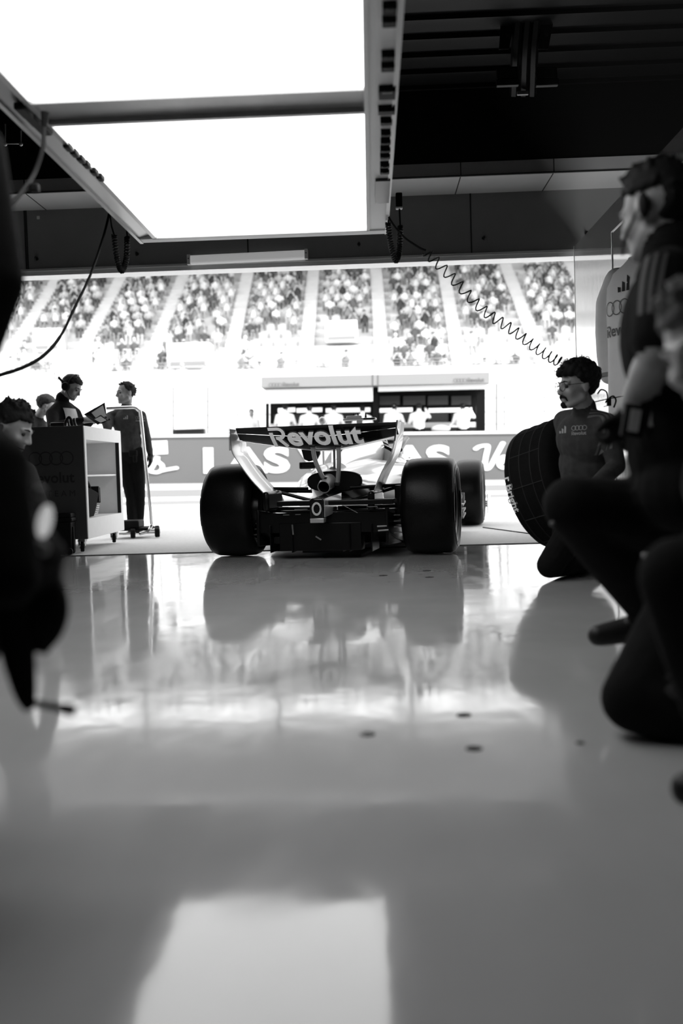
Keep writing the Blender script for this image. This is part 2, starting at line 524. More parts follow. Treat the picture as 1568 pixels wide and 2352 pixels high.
# ---- things on the header
t = thing('tube_light', 'white fluorescent tube light fixed along the grey header over the garage opening', 'light', P(568, 592, HDR_Y))
b = V(t.location); a0 = P(434, 598, HDR_Y - .05); a1 = P(703, 585, HDR_Y - .05)
mb = MB(); mb.box2((a0.x, HDR_Y - .07, 0), (a1.x, HDR_Y - .001, .085)); mb.v = [v + V((0, 0, a0.z - .04 + (a1.z - a0.z) * (v.x - a0.x) / (a1.x - a0.x))) for v in mb.v]; mb.build('lamp_housing', M_tube, t, True, b, .02)
for p in (a0, a1):
    mb = MB(); mb.box(p + V((0, .01, .003)), (.03, .085, .092)); mb.slot = 1; mb.cyl(p + V((0, -.04, .01)), p + V((0, -.036, .01)), .006, seg=8); mb.build('end_cap', [M_alu2, M_joint], t, True, b, .004)
for (px, py), d in zip(((85, 594), (315, 583), (824, 561), (1110, 547), (1346, 536)), ('near the leftmost panel joint', 'beside the left coil cord', 'left of the right coil cord', 'just right of the panel joint', 'next to the slanted gloss wall corner')):
    p = P(px, py, HDR_Y); t = thing('wall_hook', 'small dark eye bolt on the grey header, ' + d, 'hook', p)
    mb = MB(); mb.cyl((0, 0, 0), (0, -.03, 0), .016, .012, 12); mb.build('hook_base', M_dkmetal, t)
    mb = MB(); mb.torus((0, -.04, -.008), (1, 0, 0), .018, .005, 16, 6); mb.build('hook_eye', M_dkmetal, t)
p = P(88, 500, HDR_Y); mb = MB(); mb.box((0, -.003, 0), (.026, .004, .03)); o = mb.build('wall_sticker', M_soffit, None, False); o.location = p
tag(o, 'tiny pale square sticker high on the left part of the grey header', 'sticker')

# ---- floor plugs
for (px, py), r, d in (((1065, 1643), .019, 'upper one of the pair in the middle of the floor'), ((1088, 1720), .019, 'lower one of the pair in the middle of the floor'), ((844, 1687), .019, 'alone and paler, left of the darker pair'), ((980, 1311), .026, 'closest to the right rear wheel of the race car'), ((986, 1326), .026, 'just in front of the one by the right rear wheel'), ((880, 1322), .026, 'behind the middle of the race car'), ((1332, 1707), .010, 'tiny one beside the kneeling knee')):
    p = G(px, py); t = thing('floor_plug', 'round floor plug, ' + d, 'plug', (p.x, p.y, 0))
    mb = MB(); mb.lathe([(0, r), (.002, r), (.003, r * .8), (.003, r * .3), (0, r * .3)], (0, 0, 0), (0, 0, 1), 20); mb.cyl((0, 0, 0), (0, 0, .0015), r * .5, seg=16); mb.build('plug_cap', M_joint if px != 844 else M_dkmetal, t)

# ================================================================== LIGHT GANTRY
GZ = 2.10
gx0, gx1, gy1, gy0 = -1.42, .145, 6.33, 1.2
t = thing('light_gantry', 'huge white light box in a metal frame hanging over the garage floor', 'light', (-.63, 3.2, GZ))
b = V(t.location)
def part(name, mb, m, **k): return mb.build(name, m, t, k.get('smooth', True), b, k.get('bevel', 0))
# right beam: lit flat underside, raised outer lip
mb = MB()
mb.box2((.012, gy0, GZ + .0), (.03, gy1 - .11, GZ + .10))
mb.box2((.03, gy0, GZ + .012), (.125, gy1, GZ + .03)); mb.hexa([(.125, gy0, GZ + .0), (.148, gy0, GZ + .02), (.148, gy0, GZ + .14), (.125, gy0, GZ + .14)], [(.125, gy1, GZ + .0), (.148, gy1, GZ + .02), (.148, gy1, GZ + .14), (.125, gy1, GZ + .14)])
part('side_beam', mb, M_alu2)
mb = MB()
mb.box2((gx0 + .105, gy0, GZ), (gx0 + .13, gy1 - .11, GZ + .10)); mb.hexa([(gx0 + .02, gy0, GZ + .015), (gx0 + .105, gy0, GZ + .03), (gx0 + .105, gy0, GZ + .06), (gx0 + .02, gy0, GZ + .06)], [(gx0 + .02, gy1, GZ + .015), (gx0 + .105, gy1, GZ + .03), (gx0 + .105, gy1, GZ + .06), (gx0 + .02, gy1, GZ + .06)])
mb.box2((gx0, gy0, GZ), (gx0 + .02, gy1, GZ + .14)); part('side_beam', mb, M_alu)
mb = MB(); mb.box2((gx0, gy1 - .10, GZ + .005), (.148, gy1, GZ + .12)); mb.box2((gx0 + .1, gy1 - .125, GZ - .003), (.03, gy1 - .10, GZ + .1)); part('end_beam', mb, M_alu2, bevel=.006)
for y in (4.05, 1.45):
    mb = MB(); mb.box2((gx0 + .13, y - .105, GZ + .02), (.012, y + .105, GZ + .10)); mb.box2((gx0 + .13, y - .13, GZ), (.012, y - .105, GZ + .1)); mb.box2((gx0 + .13, y + .105, GZ), (.012, y + .13, GZ + .1)); part('cross_bar', mb, M_alu)
mb = MB(); mb.box2((gx0, gy0, GZ + .10), (.148, gy1, GZ + .16)); part('top_cover', mb, M_dkmetal)
for y0, y1 in ((4.18, gy1 - .125), (1.58, 3.92)):
    mb = MB(); mb.box2((gx0 + .13, y0, GZ + .012), (.012, y1, GZ + .03)); part('light_panel', mb, M_light)
# sockets along the right beam: (pixel row, size)
for py, w, h in ((18, 17, 16), (48, 17, 14), (127, 16, 12), (152, 16, 13), (212, 20, 24), (252, 20, 12), (278, 14, 10), (305, 12, 8), (324, 12, 8), (342, 12, 8), (357, 12, 8), (378, 11, 7), (392, 11, 8)):
    px = 895 - py * .03
    p = G(px, py, GZ); k = p.y / F
    mb = MB(); mb.box(p + V((-.0, 0, -.0)), (w * 2 * k * .95, h * k * 2.2, .028)); mb.slot = 1
    mb.box(p + V((0, -h * k, -.016)), (w * k, h * k * .5, .006)); part('socket', mb, [M_black, M_dkmetal], bevel=.008)
mb = MB(); p = G(878, 440, GZ); mb.box(p, (.075, .42, .012)); part('socket_plate', mb, M_dkmetal)
for py in (255, 275, 295, 338, 352, 366, 378, 395, 408):
    px = 40 + (py - 255) * 1.06 + 28 - (12 if py < 300 else 0)
    p = G(px, py, GZ); big = py < 300
    mb = MB(); mb.box(p + V((0, 0, .002)), ((.05 if big else .03), (.12 if big else .07), .03)); part('socket', mb, M_black, bevel=.008)
# hanging wires to the ceiling
for x, y in ((gx0 + .05, 5.9), (.1, 5.9), (gx0 + .05, 1.5), (.1, 1.5)):
    mb = MB(); mb.tube([(x, y, GZ + .15), (x, y, 4.2)], .004, 6); part('hanging_wire', mb, M_dkmetal)

# ---- cables
def cable(name, label, pts, r, m=M_black, cat='cable', k=10):
    mb = MB(); mb.tube(spline(pts, k), r, 8); o = mb.build(name, m, None, True, pts[0]); return tag(o, label, cat)
def coil_pts(path, rad, turns, lead=V((0, -1, 0))):
    """helix around a path"""
    L = spline(path, 24); n = len(L); out = []
    a = (L[1] - L[0]).normalized().orthogonal().normalized()
    N = turns * 10
    for i in range(N + 1):
        f_ = i / N * (n - 1); j = min(int(f_), n - 2); p = L[j].lerp(L[j + 1], f_ - j)
        tg = (L[min(j + 1, n - 1)] - L[max(j - 1, 0)]).normalized()
        a = (a - tg * a.dot(tg)).normalized(); b_ = tg.cross(a); th = 2 * PI * turns * i / N
        out.append(p + a * rad * math.cos(th) + b_ * rad * math.sin(th))
    return out
# left plug, straight cable and small coil
t = thing('power_cord', 'black cable hanging from the left gantry corner in a long curve to the picture edge', 'cable', P(250, 468, 6.05))
b = V(t.location)
mb = MB(); mb.tube([P(248, 445, 6.0), P(253, 485, 6.0)], [.026, .016], 10); mb.build('plug', M_black, t, True, b)
mb = MB(); mb.tube(spline([P(252, 485, 6), P(237, 545, 5.9), P(208, 630, 5.6), P(172, 705, 5.4), P(140, 770, 5.3), P(102, 815, 5.2), P(50, 845, 5.1), P(-30, 870, 5.0)], 10), [.0075 + .0015 * (i > 40) for i in range(71)], 8); mb.build('lead', M_black, t, True, b)
def coil_thing(label, plug, path, rad, turns, wr, lead):
    t = thing('coil_cord', label, 'cable', path[0]); b = V(t.location)
    mb = MB(); mb.tube(lead, .005, 8); mb.build('lead', M_black, t, True, b); mb = MB(); mb.tube([path[-1], plug], .005, 8); mb.build('lead', M_black, t, True, b)
    mb = MB(); mb.tube(coil_pts(path, rad, turns), wr, 6); mb.build('coil', M_black, t, True, b)
    return t, b
coil_thing('short black coiled cable looping below the left gantry corner', P(291, 528, 6.2), [P(262, 540, 6.1), P(268, 590, 6.1), P(279, 622, 6.1), P(290, 595, 6.15), P(292, 545, 6.2)], .014, 34, .0055, [P(252, 490, 6.05), P(256, 520, 6.1), P(262, 540, 6.1)])
t, b = coil_thing('short black coiled cable looping below the right gantry corner', P(917, 480, 6.1), [P(891, 512, 6.0), P(897, 560, 6.0), P(909, 598, 6.0), P(917, 570, 6.05), P(919, 520, 6.1)], .014, 34, .0055, [P(893, 500, 6.0), P(891, 512, 6.0)])
mb = MB(); mb.box(P(916, 460, 6.1), (.04, .04, .085)); mb.slot = 1; mb.box(P(916, 478, 6.1), (.042, .042, .012)); mb.build('plug', [M_black, M_alu2], t, True, b, .006)
t = thing('air_hose', 'thin springy coiled hose stretched from the gantry plug down to the curly haired man', 'hose', P(880, 430, 6.0)); b = V(t.location)
mb = MB(); mb.tube([P(881, 415, 6.0), P(882, 440, 6.0), P(884, 462, 5.95)], [.026, .022, .01], 10); mb.build('plug', M_black, t, True, b)
mb = MB(); mb.tube(spline([P(884, 462, 5.95), P(893, 500, 5.95), P(925, 542, 5.95), P(960, 567, 5.95), P(978, 575, 5.95)], 10), .0065, 8); mb.build('lead', M_black, t, True, b)
mb = MB(); pth = [P(978, 578, 5.95), P(1040, 640, 5.95), P(1110, 712, 5.92), P(1180, 760, 5.9), P(1240, 805, 5.85), P(1286, 832, 5.8)]
mb.tube(coil_pts(pth, .030, 19), .0042, 6); mb.build('coil', M_black, t, True, b)
t = thing('hanging_cable', 'blurred black cable dropping from the left gantry beam beside the white panel', 'cable', P(104, 270, 3.9)); b = V(t.location)
mb = MB(); mb.tube([P(104, 258, 3.7), P(101, 292, 3.7)], [.016, .010], 10); mb.build('plug', M_black, t, True, b)
mb = MB(); mb.tube(spline([P(101, 292, 3.7), P(98, 340, 3.65), P(80, 395, 3.6), P(55, 435, 3.5), P(20, 475, 3.4), P(-40, 520, 3.3)], 8), .0085, 8); mb.build('lead', M_black, t, True, b)
mb = MB(); mb.box(P(80, 432, 3.55), (.03, .03, .03)); mb.build('clip', M_black, t, True, b, .006)
t = thing('wire_mount', 'thin wire bracket in the dark behind the left gantry beam', 'bracket', P(25, 330, 7.0)); b = V(t.location)
mb = MB(); mb.tube([P(12, 285, 7), P(12, 330, 7), P(48, 330, 7), P(48, 300, 7)], .006, 6); mb.ball(P(12, 331, 7), .014); mb.ball(P(48, 331, 7), .014); mb.build('wire', M_alu, t, True, b)
# ================================================================== RACE CAR  (local axes: x right, y forward, z up; origin on the floor under the rear axle)
YAW = math.radians(-9.8)
CR = V((-.30, 7.46, 0))
car = thing('race_car', 'open wheel race car seen from behind with a black rear wing and fat slick tyres', 'race car', CR, YAW)
_fw = V((-math.sin(YAW), math.cos(YAW), 0)); _rt = V((math.cos(YAW), math.sin(YAW), 0))
def C(px, py, yl):
    r = ray(px, py); t_ = (yl + _fw.dot(CR)) / _fw.dot(r)
    p = r * t_ + V((0, 0, H)) - CR
    return V((p.dot(_rt), p.dot(_fw), p.z))
def cp(name, mb, m, parent=None, **k): return mb.build(name, m, parent or car, k.get('smooth', True), None, k.get('bevel', 0), k.get('ang', 40))

# ---- wheels
def wheel(name, cx, cy, rad, w, rim, steer=0):
    s = 1 if cx > 0 else -1
    h = w / 2
    mb = MB()
    prof = [(-h * .78, rim), (-h * .93, rim + .03), (-h * 1.0, rim + (rad - rim) * .5), (-h * .97, rad - .045), (-h * .88, rad - .018), (-h * .72, rad - .006), (-h * .35, rad - .001), (0, rad),
            (h * .35, rad - .001), (h * .72, rad - .006), (h * .88, rad - .018), (h * .97, rad - .045), (h * 1.0, rim + (rad - rim) * .5), (h * .93, rim + .03), (h * .78, rim), (0, rim - .012)]
    mb.lathe(prof, (0, 0, 0), (1, 0, 0), 72)
    ty = cp(name, mb, M_rubber, ang=60)
    ty.location = (cx, cy, rad)
    mb = MB()   # rim: barrel, outer disc with spokes, nut
    mb.lathe([(-h * .8, rim), (h * .8, rim), (h * .8, rim - .012), (-h * .8, rim - .012)], (0, 0, 0), (1, 0, 0), 48)
    mb.lathe([(s * h * .80, rim + .004), (s * h * .88, rim - .005), (s * h * .84, rim - .02), (s * h * .78, rim - .02)], (0, 0, 0), (1, 0, 0), 48)
    for k in range(10):
        a = 2 * PI * k / 10; d = V((0, math.cos(a), math.sin(a))); q = V((0, -d.z, d.y))
        p0 = d * .05 + V((s * h * .62, 0, 0)); p1 = d * (rim - .012) + V((s * h * .5, 0, 0))
        mb.hexa([p0 - q * .014, p0 + q * .014, p0 + q * .014 + V((s * .02, 0, 0)), p0 - q * .014 + V((s * .02, 0, 0))], [p1 - q * .022, p1 + q * .022, p1 + q * .022 + V((s * .02, 0, 0)), p1 - q * .022 + V((s * .02, 0, 0))])
    mb.lathe([(-h * .3, .001), (-h * .3, rim - .015), (-h * .26, rim - .015), (-h * .26, .001)], (0, 0, 0), (1, 0, 0), 40)
    cp('rim', mb, M_dkmetal, ty)
    mb = MB(); mb.lathe([(s * h * .5, .001), (s * h * .5, .06), (s * h * .72, .045), (s * h * .8, .03), (s * h * .8, .001)], (0, 0, 0), (1, 0, 0), 24); cp('wheel_nut', mb, M_alu, ty)
    mb = MB()
    for rr in (rad * .86, rad * .78): mb.torus((s * h * .985, 0, 0), (1, 0, 0), rr, .0025, 72, 6)
    cp('sidewall_ring', mb, M_rubber2, ty)
    # broad painted arcs on the sidewall, with the maker's band
    for a0 in (-.35, PI - .35):
        mb = MB()
        ring = []
        for k in range(13):
            a = a0 + .7 * k / 12; d = V((0, math.cos(a), math.sin(a)))
            ring.append([d * (rim + .045) + V((s * (h * 1.002), 0, 0)), d * (rim + .075) + V((s * (h * 1.006), 0, 0))])
        vs = [p for r_ in ring for p in r_]; mb._add(vs, [(2 * k, 2 * k + 1, 2 * k + 3, 2 * k + 2) for k in range(12)])
        cp('sidewall_marking', mb, M_print_g, ty)
    ty.rotation_euler.z = steer
    return ty
wheel('rear_wheel', -.745, 0, .352, .385, .232)
wheel('rear_wheel', .745, 0, .352, .385, .232)
wheel('front_wheel', -.775, 3.45, .350, .29, .232)
wheel('front_wheel', .775, 3.45, .350, .29, .232)
# brake drums / uprights
for s in (-1, 1):
    for y, w in ((0, .34), (3.45, .40)):
        mb = MB(); mb.lathe([(0, .001), (0, .18), (s * .10, .20), (s * .16, .20), (s * .16, .001)], (s * (.76 - w / 2 - .06), y, .352), (1, 0, 0), 28); cp('brake_duct', mb, M_carbon)
    mb = MB(); mb.box((s * .535, -.05, .38), (.08, .22, .26)); mb.box((s * .52, -.12, .25), (.12, .12, .05)); mb.box((s * .53, -.1, .47), (.07, .10, .04)); cp('wheel_upright', mb, M_carbon, bevel=.012)
    mb = MB()
    for k in range(4): mb.box((s * (.50 - .01 * k), -.16, .17 + k * .042), (.11, .10, .008), rz=s * .3)
    cp('brake_winglet', mb, M_alu)

# ---- rear wing
WY = -.42
wl = C(536, 985, WY); wr = C(912, 967, WY)
ztop = (wl.z + wr.z) / 2; wc = (wl.x + wr.x) / 2; hw = (wr.x - wl.x) / 2
def wing_bottom(u):   # u in -1..1
    a = abs(u)
    return .082 + .088 * (1 - min(1, max(0, (a - .08) / .92)) ** 1.15)
def face(x, d):       # a point on the rear face: d = depth below the trailing edge
    u = (x - wc) / hw
    return V((x, WY + .02 + d * .75 + (d * 2.2) ** 2, ztop - d))
def element(d0, d1, n=40, th=.012):
    rings = []
    for i in range(n + 1):
        x = wc - hw * .985 + 2 * hw * .985 * i / n; u = (x - wc) / hw; b = wing_bottom(u)
        rows = [face(x, b * (d0 + (d1 - d0) * k / 8)) for k in range(9)]
        back = [p + V((0, th + .05 * math.sin(PI * k / 8), .01 * math.sin(PI * k / 8))) for k, p in enumerate(rows)]
        rings.append(rows + back[::-1])
    return rings
mb = MB(); mb.loft(element(0, .45)); flap = cp('rear_wing_flap', mb, M_gloss)
mb = MB(); mb.loft(element(.475, 1.0)); main = cp('rear_wing_main_plane', mb, M_gloss)
# pale lower lip of the main plane
mb = MB(); rings = []
for i in range(25):
    x = wc - hw * .96 + 2 * hw * .96 * i / 24; u = (x - wc) / hw; p = face(x, wing_bottom(u))
    rings.append([p + V((0, .006, .002)), p + V((0, .006, -.005)), p + V((0, .14, -.010)), p + V((0, .14, -.002))])
mb.loft(rings); cp('rear_wing_lip', mb, M_silver)
# word across both elements
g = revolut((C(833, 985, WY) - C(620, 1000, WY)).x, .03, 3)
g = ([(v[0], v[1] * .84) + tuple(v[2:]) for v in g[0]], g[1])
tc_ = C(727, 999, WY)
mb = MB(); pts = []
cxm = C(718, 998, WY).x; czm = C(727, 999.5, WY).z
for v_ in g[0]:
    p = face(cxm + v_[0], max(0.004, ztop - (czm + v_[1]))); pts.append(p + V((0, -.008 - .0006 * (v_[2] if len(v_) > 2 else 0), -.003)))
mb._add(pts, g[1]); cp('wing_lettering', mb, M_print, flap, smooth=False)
# end plates: upright at the top, sweeping inward below
def endplate(s, pix, chord_top, chord_bot, m):
    prof = [C(px, py, WY) for px, py in pix]
    prof = [V((p.x, p.z)) for p in prof]
    rings = []
    n = len(prof)
    for i, p in enumerate(spline([V((q.x, q.y, 0)) for q in prof], 4)):
        f_ = i / ((n - 1) * 4); ch = chord_top + (chord_bot - chord_top) * f_
        y0 = WY - .02 + .10 * f_; c_ = V((p.x, y0, p.y)); tn = V((s * .004, 0, 0))
        row = []
        for k in range(6):
            q = c_ + V((-s * .012 * math.sin(PI * k / 5), ch * k / 5, .0)); row.append(q + tn)
        row2 = [q - tn * 2 for q in row][::-1]
        rings.append(row + row2)
    mb = MB(); mb.loft(rings); e = cp('rear_wing_endplate', mb, m)
    mb = MB()     # serrated rear edge
    e0 = prof[0]; e1 = prof[1]
    for k in range(26):
        f_ = k / 25; q = e0.lerp(e1, f_ * 1.0); mb.box((q.x + s * .004, WY - .026, q.y), (.012, .008, .004))
    cp('edge_serration', mb, M_carbon, e)
    return e
endplate(-1, [(531, 986), (532, 1034), (546, 1062), (572, 1100), (596, 1128), (608, 1144), (612, 1166)], .36, .42, M_silver)
endplate(1, [(912, 966), (906, 1012), (897, 1042), (876, 1082), (862, 1112), (855, 1135), (858, 1160)], .36, .40, M_silver)
for s, px, py in ((-1, 626, 1150), (1, 862, 1148)):
    q = C(px, py, WY + .2); mb = MB(); mb.box(q, (.05, .40, .14)); cp('endplate_foot', mb, M_carbon, bevel=.02)
# swan neck pillars
for a in ([(718, 1026), (724, 1058), (738, 1090), (744, 1100)], [(777, 1026), (778, 1060), (777, 1085), (775, 1112)]):
    pts = [C(px, py, WY + .16 + .03 * i) for i, (px, py) in enumerate(a)]
    mb = MB(); mb.tube(spline(pts, 6), .0165, 12); o = cp('wing_pillar', mb, M_titan)
    mb = MB(); mb.box(pts[-1] + V((0, 0, .0)), (.045, .05, .03)); cp('pillar_bracket', mb, M_dkmetal, o, bevel=.006)
    mb = MB(); mb.box(pts[0] + V((0, 0, .005)), (.05, .06, .02)); cp('pillar_bracket', mb, M_dkmetal, o, bevel=.006)
mb = MB(); mb.tube([C(767, 1022, WY + .3), C(768, 1082, WY + .5)], .010, 10); mb.ball(C(768, 1084, WY + .5), .014); cp('drag_flap_actuator', mb, M_alu)

# ---- exhaust
ex0 = C(743, 1119, -.22); ex1 = ex0 + V((.02, .42, .10))
mb = MB(); ax = (ex1 - ex0)
mb.lathe([(0, .047), (0, .042), (.2, .042), (.2, .001), (.21, .001), (.46, .075), (.30, .070), (.06, .053)], ex0, ax, 32); cp('exhaust_pipe', mb, M_titan)
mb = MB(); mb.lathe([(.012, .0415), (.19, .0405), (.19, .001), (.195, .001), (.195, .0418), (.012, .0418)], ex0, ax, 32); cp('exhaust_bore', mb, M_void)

# ---- engine cover with black rear outlet
def ring(cx, cy, z0, z1, hw_, n=28, e=2.6):
    cz = (z0 + z1) / 2; hh = (z1 - z0) / 2; out = []
    for k in range(n):
        t_ = 2 * PI * k / n; c_ = math.cos(t_); s_ = math.sin(t_)
        out.append(V((cx + hw_ * math.copysign(abs(c_) ** (2 / e), c_), cy, cz + hh * math.copysign(abs(s_) ** (2 / e), s_))))
    return out
oc = C(769, 1104, -.05)
secs = [(-.05, .47, .625, .205), (.12, .42, .645, .225), (.45, .36, .675, .28), (.8, .28, .70, .38), (1.15, .20, .715, .52), (1.5, .15, .70, .66), (1.85, .14, .685, .72), (2.15, .20, .66, .70), (2.22, .27, .62, .62)]
mb = MB(); mb.loft([ring(oc.x * max(0, 1 - y / .5), y, z0, z1, w) for y, z0, z1, w in secs]); cover = cp('engine_cover', mb, M_body, ang=60)
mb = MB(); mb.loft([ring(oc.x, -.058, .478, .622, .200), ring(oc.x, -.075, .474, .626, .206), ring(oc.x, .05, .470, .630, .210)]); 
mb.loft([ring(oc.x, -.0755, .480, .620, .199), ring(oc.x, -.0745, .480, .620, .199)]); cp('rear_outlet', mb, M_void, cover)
# louvres on the right flank
mb = MB()
for k in range(4):
    y = 1.05 + k * .10; x = .505 + k * .045
    mb.box((x, y, .57 - .01 * k), (.03, .045, .17), rz=-.45)
cp('cooling_louvre', mb, M_void, cover)
# spine, air box and roll hoop
spine = [(.05, .60, .66, .03), (.35, .60, .745, .045), (.7, .6, .83, .07), (1.1, .6, .90, .11), (1.45, .6, .945, .145), (1.62, .62, .955, .15), (1.68, .66, .94, .13)]
mb = MB(); mb.loft([ring(0, y, z0, z1, w, 24, 2.2) for y, z0, z1, w in spine]); box = cp('air_box', mb, M_body, ang=60)
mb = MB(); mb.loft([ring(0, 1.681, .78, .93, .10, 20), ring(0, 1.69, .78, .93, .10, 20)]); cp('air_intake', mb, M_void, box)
pp = [C(690, 1030, .62), C(733, 1030, .62), C(734, 1042, .62), C(727, 1056, .62), C(708, 1060, .62), C(697, 1055, .62)]
mb = MB(); mb.prism([p + V((0, 0, 0)) for p in pp], (0, .05, 0)); cp('engine_cover_fin', mb, M_carbon, box, bevel=.01)
tcm = C(826, 963, 1.6)
mb = MB(); mb.box(tcm, (.30, .07, .022)); mb.box(tcm + V((-.05, 0, .018)), (.14, .06, .03)); mb.box((tcm.x, 1.6, (tcm.z + .93) / 2), (.05, .06, tcm.z - .93)); pod = cp('camera_pod', mb, M_alu2, bevel=.008)
mb = MB()
for dx in (-.055, -.015, .055): mb.cyl(tcm + V((dx, 0, .01)), tcm + V((dx, 0, .058)), .011, .004, 10)
mb.box(tcm + V((.09, -.036, .0)), (.10, .004, .012)); cp('pod_antenna', mb, M_black, pod)
q = C(740, 966, 2.0); mb = MB(); mb.ball(q, (.035, .05, .038)); mb.cyl(q, (q.x, q.y, .66), .012, seg=8); cp('camera_pill', mb, M_alu2)
# cockpit surround, headrest, halo
mb = MB(); mb.loft([ring(0, y, z0, z1, w, 24, 2.6) for y, z0, z1, w in ((1.6, .3, .84, .27), (2.0, .28, .80, .33), (2.5, .25, .70, .30), (2.9, .22, .66, .25), (3.3, .20, .62, .20), (3.9, .18, .50, .15), (4.35, .18, .36, .10), (4.42, .2, .32, .06))]); tub = cp('monocoque', mb, M_body, ang=60)
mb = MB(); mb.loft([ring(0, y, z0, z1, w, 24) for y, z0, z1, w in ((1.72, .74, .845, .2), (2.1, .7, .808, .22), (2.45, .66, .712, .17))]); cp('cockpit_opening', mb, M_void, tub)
hal = [C(858, 1042, 1.9)]
pts = [V((.27, 1.75, .80)), V((.285, 2.0, .885)), V((.26, 2.3, .915)), V((.14, 2.6, .905)), V((0, 2.68, .90)), V((-.14, 2.6, .905)), V((-.26, 2.3, .915)), V((-.285, 2.0, .885)), V((-.27, 1.75, .80))]
mb = MB(); mb.tube(spline(pts, 6), .024, 10); mb.tube([V((0, 2.68, .9)), V((0, 2.8, .80)), V((0, 3.0, .66))], [.02, .022, .03], 8); cp('halo', mb, M_carbon)
mb = MB(); mb.box((.245, 1.86, .80), (.06, .22, .12)); mb.box((-.245, 1.86, .80), (.06, .22, .12)); cp('headrest', mb, M_body, bevel=.02)
for s, px, py in ((-1, 707, 1069), (1, 905, 1062)):
    q = C(px, py, 2.15); mb = MB(); mb.box(q, (.17, .05, .07)); o = cp('mirror', mb, M_carbon, bevel=.012)
    mb = MB(); mb.box(q + V((.01, -.027, 0)), (.12, .004, .04)); cp('mirror_glass', mb, M_chrome, o)
    mb = MB(); mb.tube([q + V((-s * .06, .01, -.02)), V((s * .28, 2.25, .70))], .01, 6); cp('mirror_stalk', mb, M_carbon, o)

# ---- gearbox, beam, rain light
mb = MB(); mb.loft([ring(0, y, z0, z1, w, 20, 3) for y, z0, z1, w in ((-.32, .30, .42, .05), (-.1, .24, .46, .10), (.3, .18, .48, .16), (.8, .15, .5, .2))]); cp('gearbox', mb, M_carbon)
mb = MB(); q0 = C(640, 1158, -.38); q1 = C(906, 1150, -.38)
mb.box(((q0.x + q1.x) / 2, -.36, (q0.z + q1.z) / 2), (q1.x - q0.x, .16, .035)); mb.box(((q0.x + q1.x) / 2, -.30, (q0.z + q1.z) / 2 - .06), (q1.x - q0.x, .12, .014)); cp('beam_wing', mb, M_carbon, bevel=.006)
mb = MB()
for px0, px1, py in ((640, 662, 1165), (650, 664, 1183), (678, 690, 1182), (842, 866, 1164), (854, 905, 1157), (676, 706, 1170)):
    a0 = C(px0, py, -.43); a1 = C(px1, py - .5, -.43); mb.box(((a0 + a1) / 2), (a1.x - a0.x, .004, .004))
a0 = C(787, 1160, -.44); a1 = C(821, 1178, -.44); mb.tube([a0, a1], .0022, 6); cp('edge_highlight_strip', mb, M_alu)
rc = C(727, 1169, -.52)
mb = MB(); mb.loft([[V((rc.x + x, rc.y + .05, rc.z + z)) for x, z in ((-.052, -.07), (.052, -.07), (.056, .06), (.04, .075), (-.04, .075), (-.056, .06))], [V((rc.x + x, rc.y, rc.z + z)) for x, z in ((-.048, -.07), (.048, -.07), (.052, .06), (.036, .073), (-.036, .073), (-.052, .06))]])
mb.loft([[V((rc.x + x, rc.y + .05, rc.z + z)) for x, z in ((-.052, -.07), (.058, -.07), (.062, .07), (-.04, .075))], [V((rc.x + .05 + x, rc.y + .36, rc.z + .04 + z)) for x, z in ((-.052, -.07), (.052, -.07), (.056, .06), (-.04, .065))]])
cs = cp('rain_light', mb, M_gloss, bevel=.008)
mb = MB(); mb.hexa([rc + V((-.05, -.004, -.098)), rc + V((.048, -.004, -.098)), rc + V((.05, -.004, -.066)), rc + V((-.05, -.004, -.066))], [rc + V((-.05, .06, -.098)), rc + V((.05, .06, -.098)), rc + V((.055, .06, -.066)), rc + V((-.05, .06, -.066))]); cp('light_base', mb, M_silver, cs, bevel=.004)
mb = MB(); mb.hexa([rc + V((.052, .01, -.06)), rc + V((.056, .01, -.06)), rc + V((.056, .01, .07)), rc + V((.052, .01, .07))], [rc + V((.105, .34, -.02)), rc + V((.11, .34, -.02)), rc + V((.11, .34, .10)), rc + V((.105, .34, .10))]); cp('light_side_plate', mb, M_silver, cs)
mb = MB()
for k in range(30):
    a = 2 * PI * k / 30
    for q_ in (1, 1.22): mb.ball(rc + V((.026 * q_ * math.cos(a), -.003, .036 * q_ * math.sin(a))), .0042, 8, 6)
cp('led_ring', mb, mat('led_lamp', .75, .3), cs)
# ---- floor, diffuser, skid
mb = MB(); mb.loft([[V((x * 1.0, y, z)) for x, z in pr] for y, pr in ((2.3, [(-.7, .06), (.7, .06), (.7, .09), (-.7, .09)]), (1.2, [(-.78, .05), (.78, .05), (.78, .08), (-.78, .08)]), (.45, [(-.62, .05), (.62, .05), (.62, .09), (-.62, .09)]), (.2, [(-.52, .07), (.52, .07), (.52, .12), (-.52, .12)]))]); fl = cp('car_floor', mb, M_carbon)
mb = MB(); rr = []
for y, zb, zt, w in ((.25, .07, .14, .50), (-.1, .12, .30, .50), (-.36, .19, .335, .48)):
    rr.append([V((-w, y, zb)), V((w, y, zb)), V((w, y, zt)), V((-w, y, zt))])
mb.loft(rr)
for s in (-1, 1):
    mb.hexa([V((s * .47, .3, .06)), V((s * .49, .3, .06)), V((s * .49, .3, .3)), V((s * .47, .3, .3))], [V((s * .46, -.40, .10)), V((s * .48, -.40, .10)), V((s * .48, -.40, .36)), V((s * .46, -.40, .36))])
mb.box((-.02, -.3, .16), (.60, .14, .20)); mb.box((-.02, -.2, .09), (.3, .2, .1))
for x in (-.38, -.22, .2, .36): mb.box((x, -.25, .15), (.008, .3, .2))
diff = cp('diffuser', mb, M_carbon, bevel=.004)
mb = MB()
